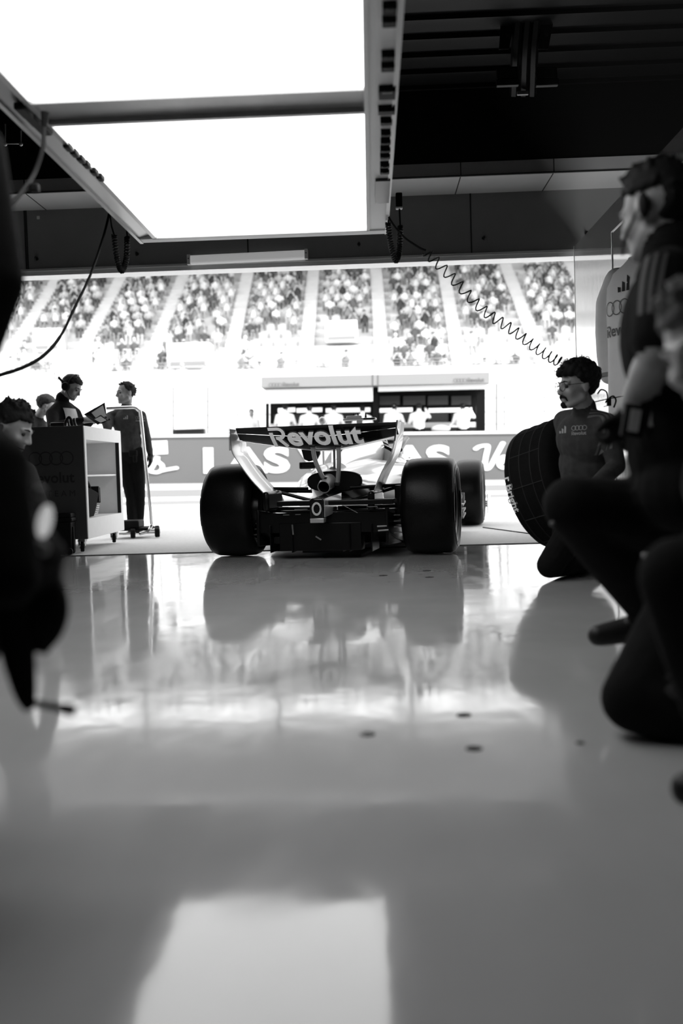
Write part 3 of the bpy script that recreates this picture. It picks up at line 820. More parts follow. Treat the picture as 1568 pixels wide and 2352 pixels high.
for px0, py0, px1, py1 in ((671, 1205, 673, 1228), (725, 1232, 737, 1240), (866, 1209, 888, 1208), (868, 1219, 892, 1217)):
    a0 = C(px0, py0, -.42); a1 = C(px1, py1, -.42); mb.tube([a0, a1], .006, 6)
cp('strake_edge', mb, M_alu, diff)
mb = MB()
for px, py, w, hgt in ((661, 1243, .03, .05), (655, 1232, .05, .06), (643, 1240, .07, .05)): 
    q = C(px, py, -.3); mb.box(q, (w, .1, hgt))
mb.hexa([C(640, 1185, -.3), C(668, 1190, -.3), C(668, 1240, -.3), C(655, 1240, -.3)], [C(640, 1185, -.2), C(668, 1190, -.2), C(668, 1240, -.2), C(655, 1240, -.2)])
cp('diffuser_fence', mb, M_carbon, bevel=.004)
mb = MB(); mb.box((0, 1.6, .04), (.3, 2.6, .02)); cp('skid_plank', mb, mat('worn_plank', .05, .7))
# ---- suspension
def arm(a, b, w=.012, hgt=.03):
    mb = MB(); mb.tube([a, b], [hgt * .5, hgt * .45], 8); cp('suspension_arm', mb, M_carbon)
for s in (-1, 1):
    hub = lambda z, y=0: V((s * .54, y, z))
    for a, b in ((V((s * .16, -.12, .50)), hub(.51)), (V((s * .16, .30, .47)), hub(.49, .05)), (V((s * .14, .02, .40)), hub(.51, .04)), (V((s * .12, -.25, .27)), hub(.24)), (V((s * .14, .3, .27)), hub(.24, .05)), (V((s * .10, -.28, .36)), hub(.36, -.06))): arm(a, b, hgt=.028)
    for a, b in ((V((s * .18, 3.1, .52)), V((s * .62, 3.2, .48))), (V((s * .16, 3.45, .52)), V((s * .62, 3.25, .48))), (V((s * .16, 3.1, .28)), V((s * .62, 3.2, .24))), (V((s * .15, 3.45, .28)), V((s * .62, 3.25, .24)))): arm(a, b)
    mb = MB(); mb.cyl((0.10 * s, 0, .33), (.6 * s, 0, .35), .022, seg=12); cp('drive_shaft', mb, M_carbon)
# ---- floor edge winglets and board on the right flank (text part-hidden by the tyre)
bd0 = C(1059, 1142, 2.25); bd1 = C(1075, 1160, 2.25)
mb = MB(); mb.box((bd0.x - .05, 2.25, .33), (.16, .02, .10)); bdo = cp('side_board', mb, mat('mid_grey_paint', .25, .4))
flat('board_lettering', fit(text_mesh('gio', 1, .03), w=.14), (bd0.x - .055, 2.238, .335), (1, 0, .1), (0, 0, 1), M_white, bdo)
for k, (dz, w) in enumerate(((.23, .15), (.165, .15), (.115, .17))):
    mb = MB(); mb.hexa([V((bd0.x - .14, 2.2, dz)), V((bd0.x + .02, 2.2, dz + .02)), V((bd0.x + .02, 2.2, dz + .035)), V((bd0.x - .14, 2.2, dz + .015))], [V((bd0.x - .14, 2.5, dz + .03)), V((bd0.x + .02, 2.5, dz + .05)), V((bd0.x + .02, 2.5, dz + .065)), V((bd0.x - .14, 2.5, dz + .045))]); cp('side_winglet', mb, M_print_g)
# ---- front wing
mb = MB()
for k in range(3):
    y = 4.2 + k * .12; z = .20 - k * .03
    mb.loft([[V((x, y - .1 * abs(x), z + .02 * abs(x))), V((x, y + .12 - .1 * abs(x), z - .02 + .02 * abs(x))), V((x, y + .12 - .1 * abs(x), z - .01 + .02 * abs(x))), V((x, y - .1 * abs(x), z + .014 + .02 * abs(x)))] for x in (-.92, -.5, 0, .5, .92)])
fw = cp('front_wing', mb, M_carbon)
for s in (-1, 1):
    mb = MB(); mb.box((s * .925, 4.25, .20), (.012, .5, .22)); cp('front_wing_endplate', mb, M_body, fw)
# ================================================================== PEOPLE
class Prims:
    def __init__(s): s.a = []
    def cap(s, p0, p1, r0, r1, m): s.a.append(('c', V(p0), V(p1), r0, r1, m))
    def chain(s, pts, rs, m):
        for i in range(len(pts) - 1): s.cap(pts[i], pts[i + 1], rs[i], rs[i + 1], m)
    def ell(s, c, r, m, rot=None): s.a.append(('e', V(c), V(r), (rot.to_3x3() if rot else Matrix.Identity(3)), 0, m))
    def mesh(s, name, ms, voxel, parent, base, smooth=3):
        mb = MB()
        for t_ in s.a:
            if t_[0] == 'c':
                _, a, b, r0, r1, m = t_
                ax = (b - a); L = ax.length
                ax = ax / L if L > 1e-6 else V((0, 0, 1))
                pts = []; rs = []
                for k in range(4): th = PI / 2 * (1 - k / 4); pts.append(a - ax * r0 * math.sin(th)); rs.append(max(r0 * math.cos(th), r0 * .02))
                pts.append(a); rs.append(r0); pts.append(b); rs.append(r1)
                for k in range(1, 5): th = PI / 2 * k / 4; pts.append(b + ax * r1 * math.sin(th)); rs.append(max(r1 * math.cos(th), r1 * .02))
                u = ax.orthogonal().normalized(); w = ax.cross(u)
                mb.loft([[p + u * r * math.cos(2 * PI * k / 14) + w * r * math.sin(2 * PI * k / 14) for k in range(14)] for p, r in zip(pts, rs)])
            else:
                _, c, r, rot, _, m = t_
                mb.ball(c, tuple(r), 18, 12, rot.to_4x4())
        me = bpy.data.meshes.new('body_source'); me.from_pydata(mb.v, [], mb.f)
        bm = bmesh.new(); bm.from_mesh(me); bmesh.ops.recalc_face_normals(bm, faces=bm.faces); bm.to_mesh(me); bm.free()
        o = bpy.data.objects.new('body_source', me); COL.objects.link(o)
        md = o.modifiers.new('r', 'REMESH'); md.mode = 'VOXEL'; md.voxel_size = voxel
        ms_ = o.modifiers.new('s', 'SMOOTH'); ms_.iterations = smooth; ms_.factor = .5
        bpy.context.view_layer.update()
        me2 = bpy.data.meshes.new_from_object(o.evaluated_get(bpy.context.evaluated_depsgraph_get()))
        bpy.data.objects.remove(o); bpy.data.meshes.remove(me)
        me2.name = name
        n = len(me2.polygons)
        cen = np.empty(n * 3, dtype=np.float32); me2.polygons.foreach_get('center', cen); cen = cen.reshape(-1, 3)
        best = np.full(n, 1e9); idx = np.zeros(n, dtype=np.int32)
        for t_ in s.a:
            if t_[0] == 'c':
                _, a, b, r0, r1, m = t_
                a_ = np.array(a); d = np.array(b) - a_; L2 = max(float(d @ d), 1e-9)
                h = np.clip((cen - a_) @ d / L2, 0, 1); q = np.linalg.norm(cen - a_ - h[:, None] * d, axis=1) - (r0 + (r1 - r0) * h)
            else:
                _, c, r, rot, _, m = t_
                q = (cen - np.array(c)) @ np.array(rot); rr = np.array(r); k = np.linalg.norm(q / rr, axis=1); q = (k - 1) * rr.min()
            w = q < best; best[w] = q[w]; idx[w] = m
        me2.materials.clear()
        for m in ms: me2.materials.append(m)
        me2.polygons.foreach_set('material_index', idx)
        me2.polygons.foreach_set('use_smooth', np.ones(n, dtype=bool))
        vs = np.empty(len(me2.vertices) * 3, dtype=np.float32); me2.vertices.foreach_get('co', vs)
        bv = BVHTree.FromPolygons(vs.reshape(-1, 3).tolist(), [tuple(p.vertices) for p in me2.polygons])
        me2.vertices.foreach_set('co', (vs.reshape(-1, 3) - np.array(base)).ravel().astype(np.float32)); me2.update()
        ob = bpy.data.objects.new(name, me2); COL.objects.link(ob); ob.parent = parent
        return ob, bv

def head_matrix(c, fwd, up, s=1.):
    f = V(fwd).normalized(); u = V(up); u = (u - f * u.dot(f)).normalized(); r = f.cross(u)
    return Matrix.Translation(c) @ Matrix((r, f, u)).transposed().to_4x4() @ Matrix.Scale(s, 4)
TOP, BOT, SKIN, SHOE, HAND, SKD, LIP = 0, 1, 2, 3, 4, 5, 6
def add_head(pr, M, s=1., detail=True):
    q = M.to_3x3().normalized()
    E = lambda c, r, m=SKIN: pr.ell(M @ V(c), [x * s for x in r], m, q)
    Cc = lambda a, b, r0, r1, m=SKIN: pr.cap(M @ V(a), M @ V(b), r0 * s, r1 * s, m)
    E((0, -.015, .035), (.076, .098, .086)); E((0, .03, -.02), (.060, .064, .085)); E((0, .045, -.085), (.036, .040, .030))
    Cc((-.045, .0, -.06), (-.015, .068, -.098), .026, .018); Cc((.045, .0, -.06), (.015, .068, -.098), .026, .018)
    E((0, .078, -.097), (.018, .016, .015))
    if detail:
        for x in (-1, 1):
            E((x * .038, .058, -.030), (.024, .028, .024))
            Cc((x * .012, .090, .022), (x * .042, .076, .020), .010, .010)
            E((x * .080, -.010, -.008), (.009, .020, .032)); E((x * .084, -.016, .006), (.008, .014, .018))
            E((x * .012, .100, -.034), (.009, .012, .008))
        Cc((0, .088, .018), (0, .110, -.028), .0085, .0115)
        Cc((-.018, .085, -.060), (.018, .085, -.060), .0075, .0075, LIP); Cc((-.015, .084, -.072), (.015, .084, -.072), .008, .008, LIP)
def add_hand(pr, w, d, n, side, curl=.5, s=1., m=HAND, thumb=.6):
    d = V(d).normalized(); n = V(n); n = (n - d * n.dot(d)).normalized(); a = d.cross(n) * side
    th = .004 if m == HAND else 0
    for i in range(4):
        k = w + d * (.088 - .006 * abs(i - 1)) * s + a * ((1.5 - i) * .021 * s)
        pr.cap(w + d * .012 * s + a * ((1.5 - i) * .014 * s), k, (.016 + th) * s, (.0125 + th) * s, m)
        L = (.070, .080, .074, .056)[i] * s; cu = 0; p = k
        for j, fr in enumerate((.45, .32, .27)):
            cu += curl * (1.0, 1.1, .8)[j]
            q = p + (d * math.cos(cu) + n * math.sin(cu)) * (L * fr)
            pr.cap(p, q, (.0102 - .0012 * j + th * .5) * s, (.0095 - .0013 * j + th * .5) * s, m); p = q
    t0 = w + d * .028 * s + a * .034 * s; t1 = t0 + (d * .55 + a * .7 + n * .35).normalized() * .042 * s; t2 = t1 + (d * .9 + a * (.5 - thumb) + n * .5).normalized() * .034 * s
    pr.chain([w + d * .015 * s + a * .012 * s, t0, t1, t2], [.017 * s, .0145 * s, (.0115 + th * .5) * s, (.0095 + th * .5) * s], m)

def hair_mesh(name, M, m, parent, base, style, s=1., seed=1, voxel=.006):
    rnd = random.Random(seed); pr = Prims(); N = 900
    q = M.to_3x3().normalized()
    for i in range(N):
        z = 1 - 2 * (i + .5) / N; th = i * 2.39996; rr = math.sqrt(1 - z * z)
        d = V((rr * math.cos(th), rr * math.sin(th), z))
        p = V((d.x * .078, -.015 + d.y * .100, .035 + d.z * .088))
        front = .070 if style != 'receding' else .092
        if p.y > .035 and p.z < front: continue
        if -.01 < p.y <= .035 and p.z < (.018 + (p.y + .01) * .9): continue
        if p.y <= -.01 and p.z < (-.045 if p.y < -.05 else -.0): continue
        if style == 'quiff' and abs(p.x) > .055 and p.z < .05 and p.y > -.08: continue
        if abs(p.x) > .06 and p.z < .008 and p.y > -.045: continue
        r = {'short': .010, 'curly': .015, 'quiff': .011, 'messy': .011, 'receding': .007, 'crop': .008}[style]
        if style == 'curly':
            if i % 2: continue
            if p.z > .05: r = .021
            p = p + d * rnd.uniform(.0, .020 if p.z > .03 else .008)
        if style in ('quiff', 'messy') and p.z > .085 and i % 2:
            L = rnd.uniform(.012, .036) if style == 'messy' else rnd.uniform(.012, .030) + max(0, p.y) * .15
            tip = p + V((rnd.uniform(-.015, .015), .30 * L + rnd.uniform(-.02, .014), L))
            pr.cap(M @ p, M @ tip, r * s, r * s * .45, 0)
        pr.ell(M @ p, (r * s,) * 3, 0)
        if style in ('short', 'quiff', 'receding', 'messy') and rnd.random() < .3:
            tip = p + d * rnd.uniform(.004, .012) + V((rnd.uniform(-.008, .008), rnd.uniform(-.014, .004) if p.z < .09 else rnd.uniform(-.004, .018), rnd.uniform(-.010, .004)))
            pr.cap(M @ p, M @ tip, .008 * s, .0045 * s, 0)
    ob, _ = pr.mesh(name, [m], voxel, parent, base, 1)
    return ob
def curls(M, m, parent, base, n=70, s=1., seed=3):
    """loose curl loops standing out of the hair outline"""
    rnd = random.Random(seed); mb = MB()
    for i in range(n):
        th = rnd.uniform(0, 2 * PI); z = rnd.uniform(.25, 1); rr = math.sqrt(1 - z * z); d = V((rr * math.cos(th), rr * math.sin(th), z))
        p = V((d.x * .088, -.012 + d.y * .115, .040 + d.z * .105)); ax = V((rnd.uniform(-1, 1), rnd.uniform(-1, 1), rnd.uniform(-1, 1))).normalized()
        a = ax.orthogonal(); b = ax.cross(a); R_ = rnd.uniform(.007, .013); pts = []
        for k in range(9): t_ = 5.2 * k / 8; pts.append(M @ (p + d * .004 + (a * math.cos(t_) + b * math.sin(t_)) * R_ + ax * .004 * t_))
        mb.tube(pts, .0022, 5)
    return mb.build('hair_curls', m, parent, True, base)

def eyes(M, parent, base, s=1.):
    for x in (-1, 1):
        mb = MB(); mb.ball(M @ V((x * .031, .076, .004)), .0122 * s, 12, 8); mb.build('eye', M_eye, parent, True, base)
        mb = MB(); mb.tube([M @ V((x * .014, .096, .026)), M @ V((x * .030, .092, .031)), M @ V((x * .045, .078, .026))], [.003 * s, .004 * s, .0025 * s], 6); mb.build('eyebrow', M_hair, parent, True, base)

def figure(label, J, face, up=(0, 0, 1), mats=None, hair='short', hair_m=None, voxel=.008, hands=None, short=False, thick=1., base=None, detail=True, feet=True, s=1., eye=True, seed=1, group=None, name='person', bare_head=True):
    """one body as a continuous mesh; J: joints in world space"""
    base = V(base) if base is not None else V((J['pelvis'].x, J['pelvis'].y, 0))
    root = thing(name, label, 'person', base, 0, group)
    pr = Prims(); k = thick
    pel = J['pelvis']; nk = J['neck']; sl, sr = J['sh_l'], J['sh_r']
    r = (sr - sl).normalized(); u = (nk - pel).normalized(); r = (r - u * r.dot(u)).normalized(); f = u.cross(r)
    rot = Matrix((r, f, u)).transposed()
    L = (nk - pel).length
    chest = pel.lerp(nk, .66) + f * .015; belly = pel.lerp(nk, .33) + f * .015
    pr.ell(chest, (.172 * k, .118 * k, L * .36), TOP, rot); pr.ell(belly, (.155 * k, .112 * k, L * .34), TOP, rot); pr.ell(pel + u * .02, (.168 * k, .122 * k, .13), BOT, rot)
    pr.cap(pel + u * .10, pel + u * .17, .135 * k, .135 * k, TOP)
    for p, sg in ((sl, -1), (sr, 1)):
        pr.cap(nk - u * .02, p, .055 * k, .062 * k, TOP); pr.cap(p, chest + r * sg * .08, .062 * k, .085 * k, TOP)
    hc = J['head']; M = head_matrix(hc, face, up, s)
    pr.cap(M @ V((0, -.022, -.055)), nk + u * .03, .053 * s, .056 * s, SKIN)
    pr.cap(nk + u * .0, nk + u * .035, .068 * k, .062 * k, TOP)
    add_head(pr, M, s, detail)
    for sd, sg in (('l', -1), ('r', 1)):
        if 'el_' + sd in J:
            a, b, c = J['sh_' + sd], J['el_' + sd], J['wr_' + sd]
            if short:
                mid = a.lerp(b, .78); pr.chain([a, mid], [.064 * k, .062 * k], TOP); pr.chain([mid, b], [.044 * k, .040 * k], SKIN)
                pr.chain([b, b.lerp(c, .3), c], [.040 * k, .041 * k, .028 * k], SKIN)
            else:
                pr.chain([a, b, b.lerp(c, .85), c], [.062 * k, .048 * k, .038 * k, .034 * k], TOP)
            if hands and sd in hands:
                h = hands[sd]; m_ = h[3] if len(h) > 3 else SKIN
                pr.cap(c, c + V(h[0]).normalized() * .02, .030, .030, m_)
                add_hand(pr, c, h[0], h[1], sg * (h[4] if len(h) > 4 else 1), h[2], 1., m_)
            else: pr.ell(c, (.04, .04, .04), HAND)
        if 'kn_' + sd in J:
            a, b = J['hip_' + sd], J['kn_' + sd]
            pr.chain([a, a.lerp(b, .4), b], [.098 * k, .090 * k, .068 * k], BOT)
            if 'an_' + sd in J:
                c = J['an_' + sd]; pr.chain([b, b.lerp(c, .35), c], [.068 * k, .066 * k, .052 * k], BOT)
                if feet:
                    t_ = J['toe_' + sd]; dn = V((0, 0, -1)); fd = (t_ - c).normalized()
                    pr.chain([c - fd * .03 - V((0, 0, .01)), c.lerp(t_, .55), t_], [.042, .042, .034], SHOE); pr.cap(c - fd * .045 + (t_ - c).cross(r).normalized() * 0, t_, .034, .032, SHOE)
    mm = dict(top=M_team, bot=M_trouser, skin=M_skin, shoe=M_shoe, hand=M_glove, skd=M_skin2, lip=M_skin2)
    mm.update(mats or {})
    body, bv = pr.mesh('body', [mm['top'], mm['bot'], mm['skin'], mm['shoe'], mm['hand'], mm['skd'], mm['lip']], voxel, root, base)
    if hair: hair_mesh('hair', M, hair_m or M_hair, root, base, hair, s, seed, max(.005, voxel * .8))
    if detail and eye: eyes(M, root, base, s)
    return root, base, M, bv, (r, f, u)
def sleeve_stripes(root, base, bv, pts, normal, w=.012, gap=.022, m=None):
    """three stripes along a shoulder and sleeve"""
    for i in (-1, 0, 1):
        L = spline(pts, 8); side = None; vs = []
        n = V(normal).normalized()
        for j, p in enumerate(L):
            t_ = (L[min(j + 1, len(L) - 1)] - L[max(j - 1, 0)]).normalized(); sd = t_.cross(n).normalized(); c = p + sd * gap * i
            for e in (-.5, .5):
                q = c + sd * w * e; h = bv.ray_cast(q + n * .3, -n, .6)
                vs.append((h[0] + n * .003) if h[0] is not None else q)
        mb = MB(); mb._add(vs, [(2 * j, 2 * j + 1, 2 * j + 3, 2 * j + 2) for j in range(len(L) - 1)])
        mb.build('sleeve_stripe', m or M_print_d, root, False, base)
def chest_logos(root, base, bv, c_logo, right, up, w, m, c_stripe=None, words=True):
    decal('chest_emblem', rings_logo(w, .2), c_logo, right, up, bv, m, root, base)
    if words: decal('chest_lettering', revolut(w * .95, .02), V(c_logo) - V(up).normalized() * w * .34, right, up, bv, m, root, base)
    if c_stripe is not None: decal('chest_stripe_mark', three_stripes(w * .5), c_stripe, right, up, bv, m, root, base)

# ---------------------------------------------------------------- curly haired man kneeling with the wrapped wheel
Y = 5.5
J = dict(pelvis=P(1345, 1125, 5.65), neck=P(1342, 950, 5.52), head=P(1324, 888, 5.46), sh_r=P(1296, 968, 5.72), sh_l=P(1392, 975, 5.42),
         el_r=P(1326, 1045, 5.86), wr_r=P(1335, 1105, 5.80), el_l=P(1415, 1070, 5.38), wr_l=P(1360, 1120, 5.2), hip_r=P(1318, 1140, 5.7), hip_l=P(1370, 1140, 5.6))
J.update(kn_l=P(1262, 1298, 5.42), an_l=P(1330, 1295, 5.82), toe_l=P(1352, 1296, 5.95), kn_r=P(1292, 1292, 5.50), an_r=P(1360, 1290, 5.86), toe_r=P(1385, 1290, 6.0))
rt, bs, M, bv, (r, f, u) = figure('curly haired man with round glasses and moustache kneeling beside a wrapped wheel', J, (-.93, -.30, -.06), (0, 0, 1), dict(skin=M_skin, top=M_team3), 'curly', M_hair, .007,
      {'r': ((.1, -.1, -.9), (.2, .6, 0), .5), 'l': ((-.8, -.1, -.3), (0, .3, -.9), .5)}, seed=5, thick=1.04)
curls(M, M_hair, rt, bs, 90)
ml = MB()
for x in (-1, 1): ml.torus(M @ V((x * .033, .104, .004)), (M.to_3x3() @ V((x * .2, 1, 0))), .024, .0018, 28, 6)
ml.tube([M @ V((-.01, .108, .008)), M @ V((0, .112, .011)), M @ V((.01, .108, .008))], .0016, 6)
for x in (-1, 1): ml.tube([M @ V((x * .056, .098, .010)), M @ V((x * .078, .03, .012)), M @ V((x * .086, -.01, .012)), M @ V((x * .084, -.03, -.008))], .0018, 6)
ml.build('glasses', M_dkmetal, rt, True, bs)
pr = Prims()
for x in (-1, 1):
    pr.cap(M @ V((x * .003, .100, -.047)), M @ V((x * .027, .088, -.056)), .0075, .006, 0); pr.cap(M @ V((x * .027, .088, -.056)), M @ V((x * .030, .080, -.074)), .006, .004, 0)
pr.ell(M @ V((0, .092, -.092)), (.020, .012, .016), 0, M.to_3x3()); pr.cap(M @ V((-.014, .084, -.104)), M @ V((.014, .084, -.104)), .010, .010, 0)
pr.mesh('moustache_and_beard', [M_hair], .004, rt, bs, 1)
mb = MB(); c = M @ V((0, -.02, -.105)); mb.lathe([(0, .066), (.035, .064), (.035, .058), (0, .060)], J['neck'] - u * .005, u, 28); mb.slot = 0; mb.build('collar', M_team2, rt, True, bs)
zz = [bv.ray_cast(z, V((0, 1, 0)))[0] for z in (P(1318, 966, 5.0), P(1317, 978, 5.0))]
if all(z is not None for z in zz):
    mb = MB(); mb.tube([z + V((0, -.004, 0)) for z in zz], .003, 6); mb.build('zip', M_alu, rt, True, bs)
rl = (P(1345, 980, 5.3) - P(1296, 978, 5.4)); rl.z = 0
chest_logos(rt, bs, bv, P(1324, 981, 5.35), (1, -.35, 0), (.04, 0, 1), .086, M_print_g, P(1283, 984, 5.4))
sleeve_stripes(rt, bs, bv, [P(1362, 938, 5.4), P(1385, 952, 5.4), P(1398, 985, 5.35), P(1402, 1020, 5.3)], (.25, -.9, .45), .012, .022, M_print_d)
# ear cable and little radio box behind his neck
t = thing('radio_cable', 'thin looped cables with a small black box behind the curly haired man', 'cable', P(1405, 915, 5.6)); b = V(t.location)
mb = MB(); mb.tube(spline([P(1372, 905, 5.5), P(1380, 895, 5.5), P(1392, 900, 5.5), P(1395, 915, 5.5), P(1390, 925, 5.5)], 8), .0045, 6)
mb.tube(spline([P(1398, 914, 5.5), P(1408, 910, 5.5), P(1414, 920, 5.5), P(1409, 936, 5.5)], 8), .0045, 6)
mb.tube([P(1362, 924, 5.5), P(1396, 916, 5.5), P(1440, 908, 5.5)], .003, 6); mb.tube([P(1386, 934, 5.5), P(1402, 930, 5.5)], .002, 6); mb.build('lead', M_black, t, True, b)
mb = MB(); mb.box(P(1398, 924, 5.5), (.022, .02, .04)); mb.build('radio_box', M_black, t, True, b, .003)

# ---------------------------------------------------------------- wrapped wheel he holds
ax = V((.74, -.62, .26)).normalized()
wc_ = P(1286, 1110, 6.16)
t = thing('wrapped_wheel', 'black wheel in a stitched tyre warmer cover held by the curly haired man', 'wheel', (wc_.x, wc_.y, wc_.z - .37))
b = V(t.location)
RW = .384
mb = MB(); mb.lathe([(-.165, .24), (-.175, .30), (-.165, .350), (-.145, .374), (-.11, RW), (.11, RW), (.145, .374), (.165, .350), (.175, .30), (.165, .24), (.10, .22), (-.10, .22)], wc_, ax, 72); cov = mb.build('tyre_cover', M_team2, t, True, b, ang=70)
mb = MB(); mb.lathe([(.03, .001), (.03, .23), (-.03, .23), (-.03, .001)], wc_, ax, 40); mb.build('rim', M_void, t, True, b)
a_ = ax.orthogonal().normalized(); tmp = V((0, 0, 1)); a_ = (tmp - ax * tmp.dot(ax)).normalized(); b_ = ax.cross(a_)
def tread(th, h, rr=RW): return wc_ + ax * h + (a_ * math.cos(th) + b_ * math.sin(th)) * rr
mb = MB()
for h in (-.105, -.035, .04, .105): mb.tube([tread(2 * PI * k / 72, h, RW + .0) for k in range(73)], .0035, 5)
for k in range(12): mb.tube([tread(2 * PI * k / 12, h_, RW + .001) for h_ in (-.105, 0, .105)], .0035, 5)
mb.build('cover_seam', M_joint, cov, True, b)
gl = fit(text_mesh('r Bright', 1, .03), w=.22)
best = max(range(200), key=lambda k: -(tread(2 * PI * k / 200, 0) - P(1178, 1135, 5.9)).length); th0 = 2 * PI * best / 200
def wrap(g, th0, h0, sgn):
    return [tread(th0 + sgn * x / RW, h0 + y, RW + .004) for x, y in g[0]]
tgt0, tgt1 = tread(th0 + .3, 0), tread(th0 - .3, 0)
sgn = 1 if tgt0.z < tgt1.z else -1
mb = MB(); mb._add([tread(th0 + sgn * x / RW, -.128 + v_[1] * .8, (RW - .012 if abs(v_[1]) < 9 else RW) + .013) for v_ in gl[0] for x in (v_[0],)], gl[1]); mb.build('cover_lettering', M_white, cov, False, b)

# ---------------------------------------------------------------- man half kneeling in front of him, seen from behind
J = dict(pelvis=P(1580, 1130, 2.74), neck=P(1545, 600, 2.70), head=P(1506, 490, 2.74), sh_l=P(1528, 640, 2.50), sh_r=P(1590, 640, 2.98),
         el_l=P(1510, 815, 2.42), wr_l=P(1448, 935, 2.78), el_r=P(1560, 880, 3.05), wr_r=P(1490, 960, 3.02), hip_l=P(1700, 1200, 2.60), hip_r=P(1610, 1200, 2.92))
J.update(kn_r=P(1312, 1160, 2.72), an_r=P(1515, 1432, 3.08), toe_r=P(1374, 1460, 3.05), kn_l=P(1458, 1605, 2.30), an_l=P(1660, 1670, 2.24), toe_l=P(1760, 1700, 2.24))
rt, bs, M, bv, (r, f, u) = figure('quiff haired man in a dark short sleeved shirt half kneeling with one knee raised', J, (-.60, .78, -.14), (.0, 0.02, 1), dict(top=M_team2, skin=M_skin), None, M_hair, .009,
      {'l': ((-.3, .25, -.9), (-.5, .5, .2), .7, HAND), 'r': ((-.5, 0, -.85), (-.7, -.3, .1), .7, HAND, -1)}, short=True, thick=1.16, seed=8, s=1.0)
hair_mesh('hair', M, M_hair, rt, bs, 'quiff', 1.0, 8, .006)
mb = MB(); mb.lathe([(-.005, .088), (.05, .075), (.052, .068), (-.005, .08)], J['neck'], u, 24); mb.build('collar', M_team2, rt, True, bs)
mb = MB(); mb.tube(spline([M @ V((-.085, -.01, .0)), M @ V((-.078, .05, -.06)), M @ V((-.05, .085, -.085)), M @ V((-.03, .10, -.08))], 6), .004, 6); mb.ball(M @ V((-.088, -.028, .0)), (.010, .016, .036), M=M.to_3x3().to_4x4()); mb.build('earpiece', M_black, rt, True, bs)
sleeve_stripes(rt, bs, bv, [P(1512, 590, 2.5), P(1496, 660, 2.45), P(1490, 720, 2.4)], (-.35, -.9, .1), .012, .022, mat('faint_grey_print', .03, .7))
for k, (px, py) in enumerate(((1457, 966), (1505, 955))):
    mb = MB(); q = P(px, py, 2.60 + .0 * k); mb.box((0, 0, 0), (.026, .006, .058), Matrix.Rotation(.18, 4, 'Y')); mb.v = [v + q for v in mb.v]; mb.slot = 1; mb.box((0, .012, 0), (.055, .02, .085), Matrix.Translation(q) @ Matrix.Rotation(.18, 4, 'Y')); mb.build('glove_patch', [M_vest, M_glove], rt, False, bs)
mb = MB(); q = P(1268, 1203, 2.66); mb.ball(q, .008); mb.build('trouser_stud', M_print_d, rt, True, bs)

# ---------------------------------------------------------------- man at the right picture edge, face turned down
J = dict(pelvis=P(1830, 1320, 2.0), neck=P(1695, 985, 1.93), head=P(1634, 800, 1.90), sh_l=P(1760, 1080, 1.76), sh_r=P(1720, 1075, 2.14),
         el_l=P(1760, 1330, 1.74), wr_l=P(1680, 1480, 1.84), el_r=P(1660, 1290, 2.24), wr_r=P(1640, 1450, 2.2), hip_l=P(1860, 1340, 1.9), hip_r=P(1830, 1330, 2.1))
J.update(kn_l=P(1562, 1325, 1.80), an_l=P(1700, 1795, 1.86), toe_l=P(1580, 1812, 1.86), kn_r=P(1730, 1440, 1.99), an_r=P(1800, 1700, 2.0), toe_r=P(1730, 1770, 2.0))
rt, bs, M, bv, _ = figure('man cropped by the picture edge crouching with his face turned down', J, (-.80, -.50, -.30), (-.25, 0, 1), dict(top=M_team2, skin=mat('lit_skin', .42, .5, noise=.06, nscale=25)), 'quiff', mat('backlit_hair', .10, .7, spec=.2, noise=.4, nscale=60), .009, {'l': ((-.4, .2, -.9), (-.7, .4, 0), .5, HAND), 'r': ((-.4, -.2, -.9), (-.7, 0, 0), .5, HAND)}, thick=1.1, seed=12)  # backlight put into the colours: hair paled, skin lighter

# ---------------------------------------------------------------- left edge: standing man (elbow in view)
J = dict(pelvis=V((-1.05, 2.2, .98)), neck=V((-1.04, 2.2, 1.50)), head=V((-1.04, 2.27, 1.66)), sh_r=P(-65, 345, 2.1), sh_l=V((-1.20, 2.35, 1.43)), el_r=P(-4, 645, 2.05), wr_r=P(-72, 880, 2.05), el_l=V((-1.3, 2.4, 1.15)), wr_l=V((-1.2, 2.5, .92)),
         hip_l=V((-1.13, 2.25, .92)), hip_r=V((-.98, 2.2, .92)), kn_l=V((-1.15, 2.3, .5)), kn_r=V((-1.0, 2.25, .5)), an_l=V((-1.15, 2.3, .1)), an_r=V((-1.02, 2.22, .1)), toe_l=V((-1.15, 2.46, .04)), toe_r=V((-1.0, 2.38, .04)))
figure('dark clad person standing at the left edge, only an elbow in view', J, (.2, 1, -.1), mats=dict(top=M_team2), voxel=.010, hands={'r': ((-.5, .2, -.5), (-.5, .5, 0), .3), 'l': ((0, .1, -1), (1, 0, 0), .3)}, thick=1.12)

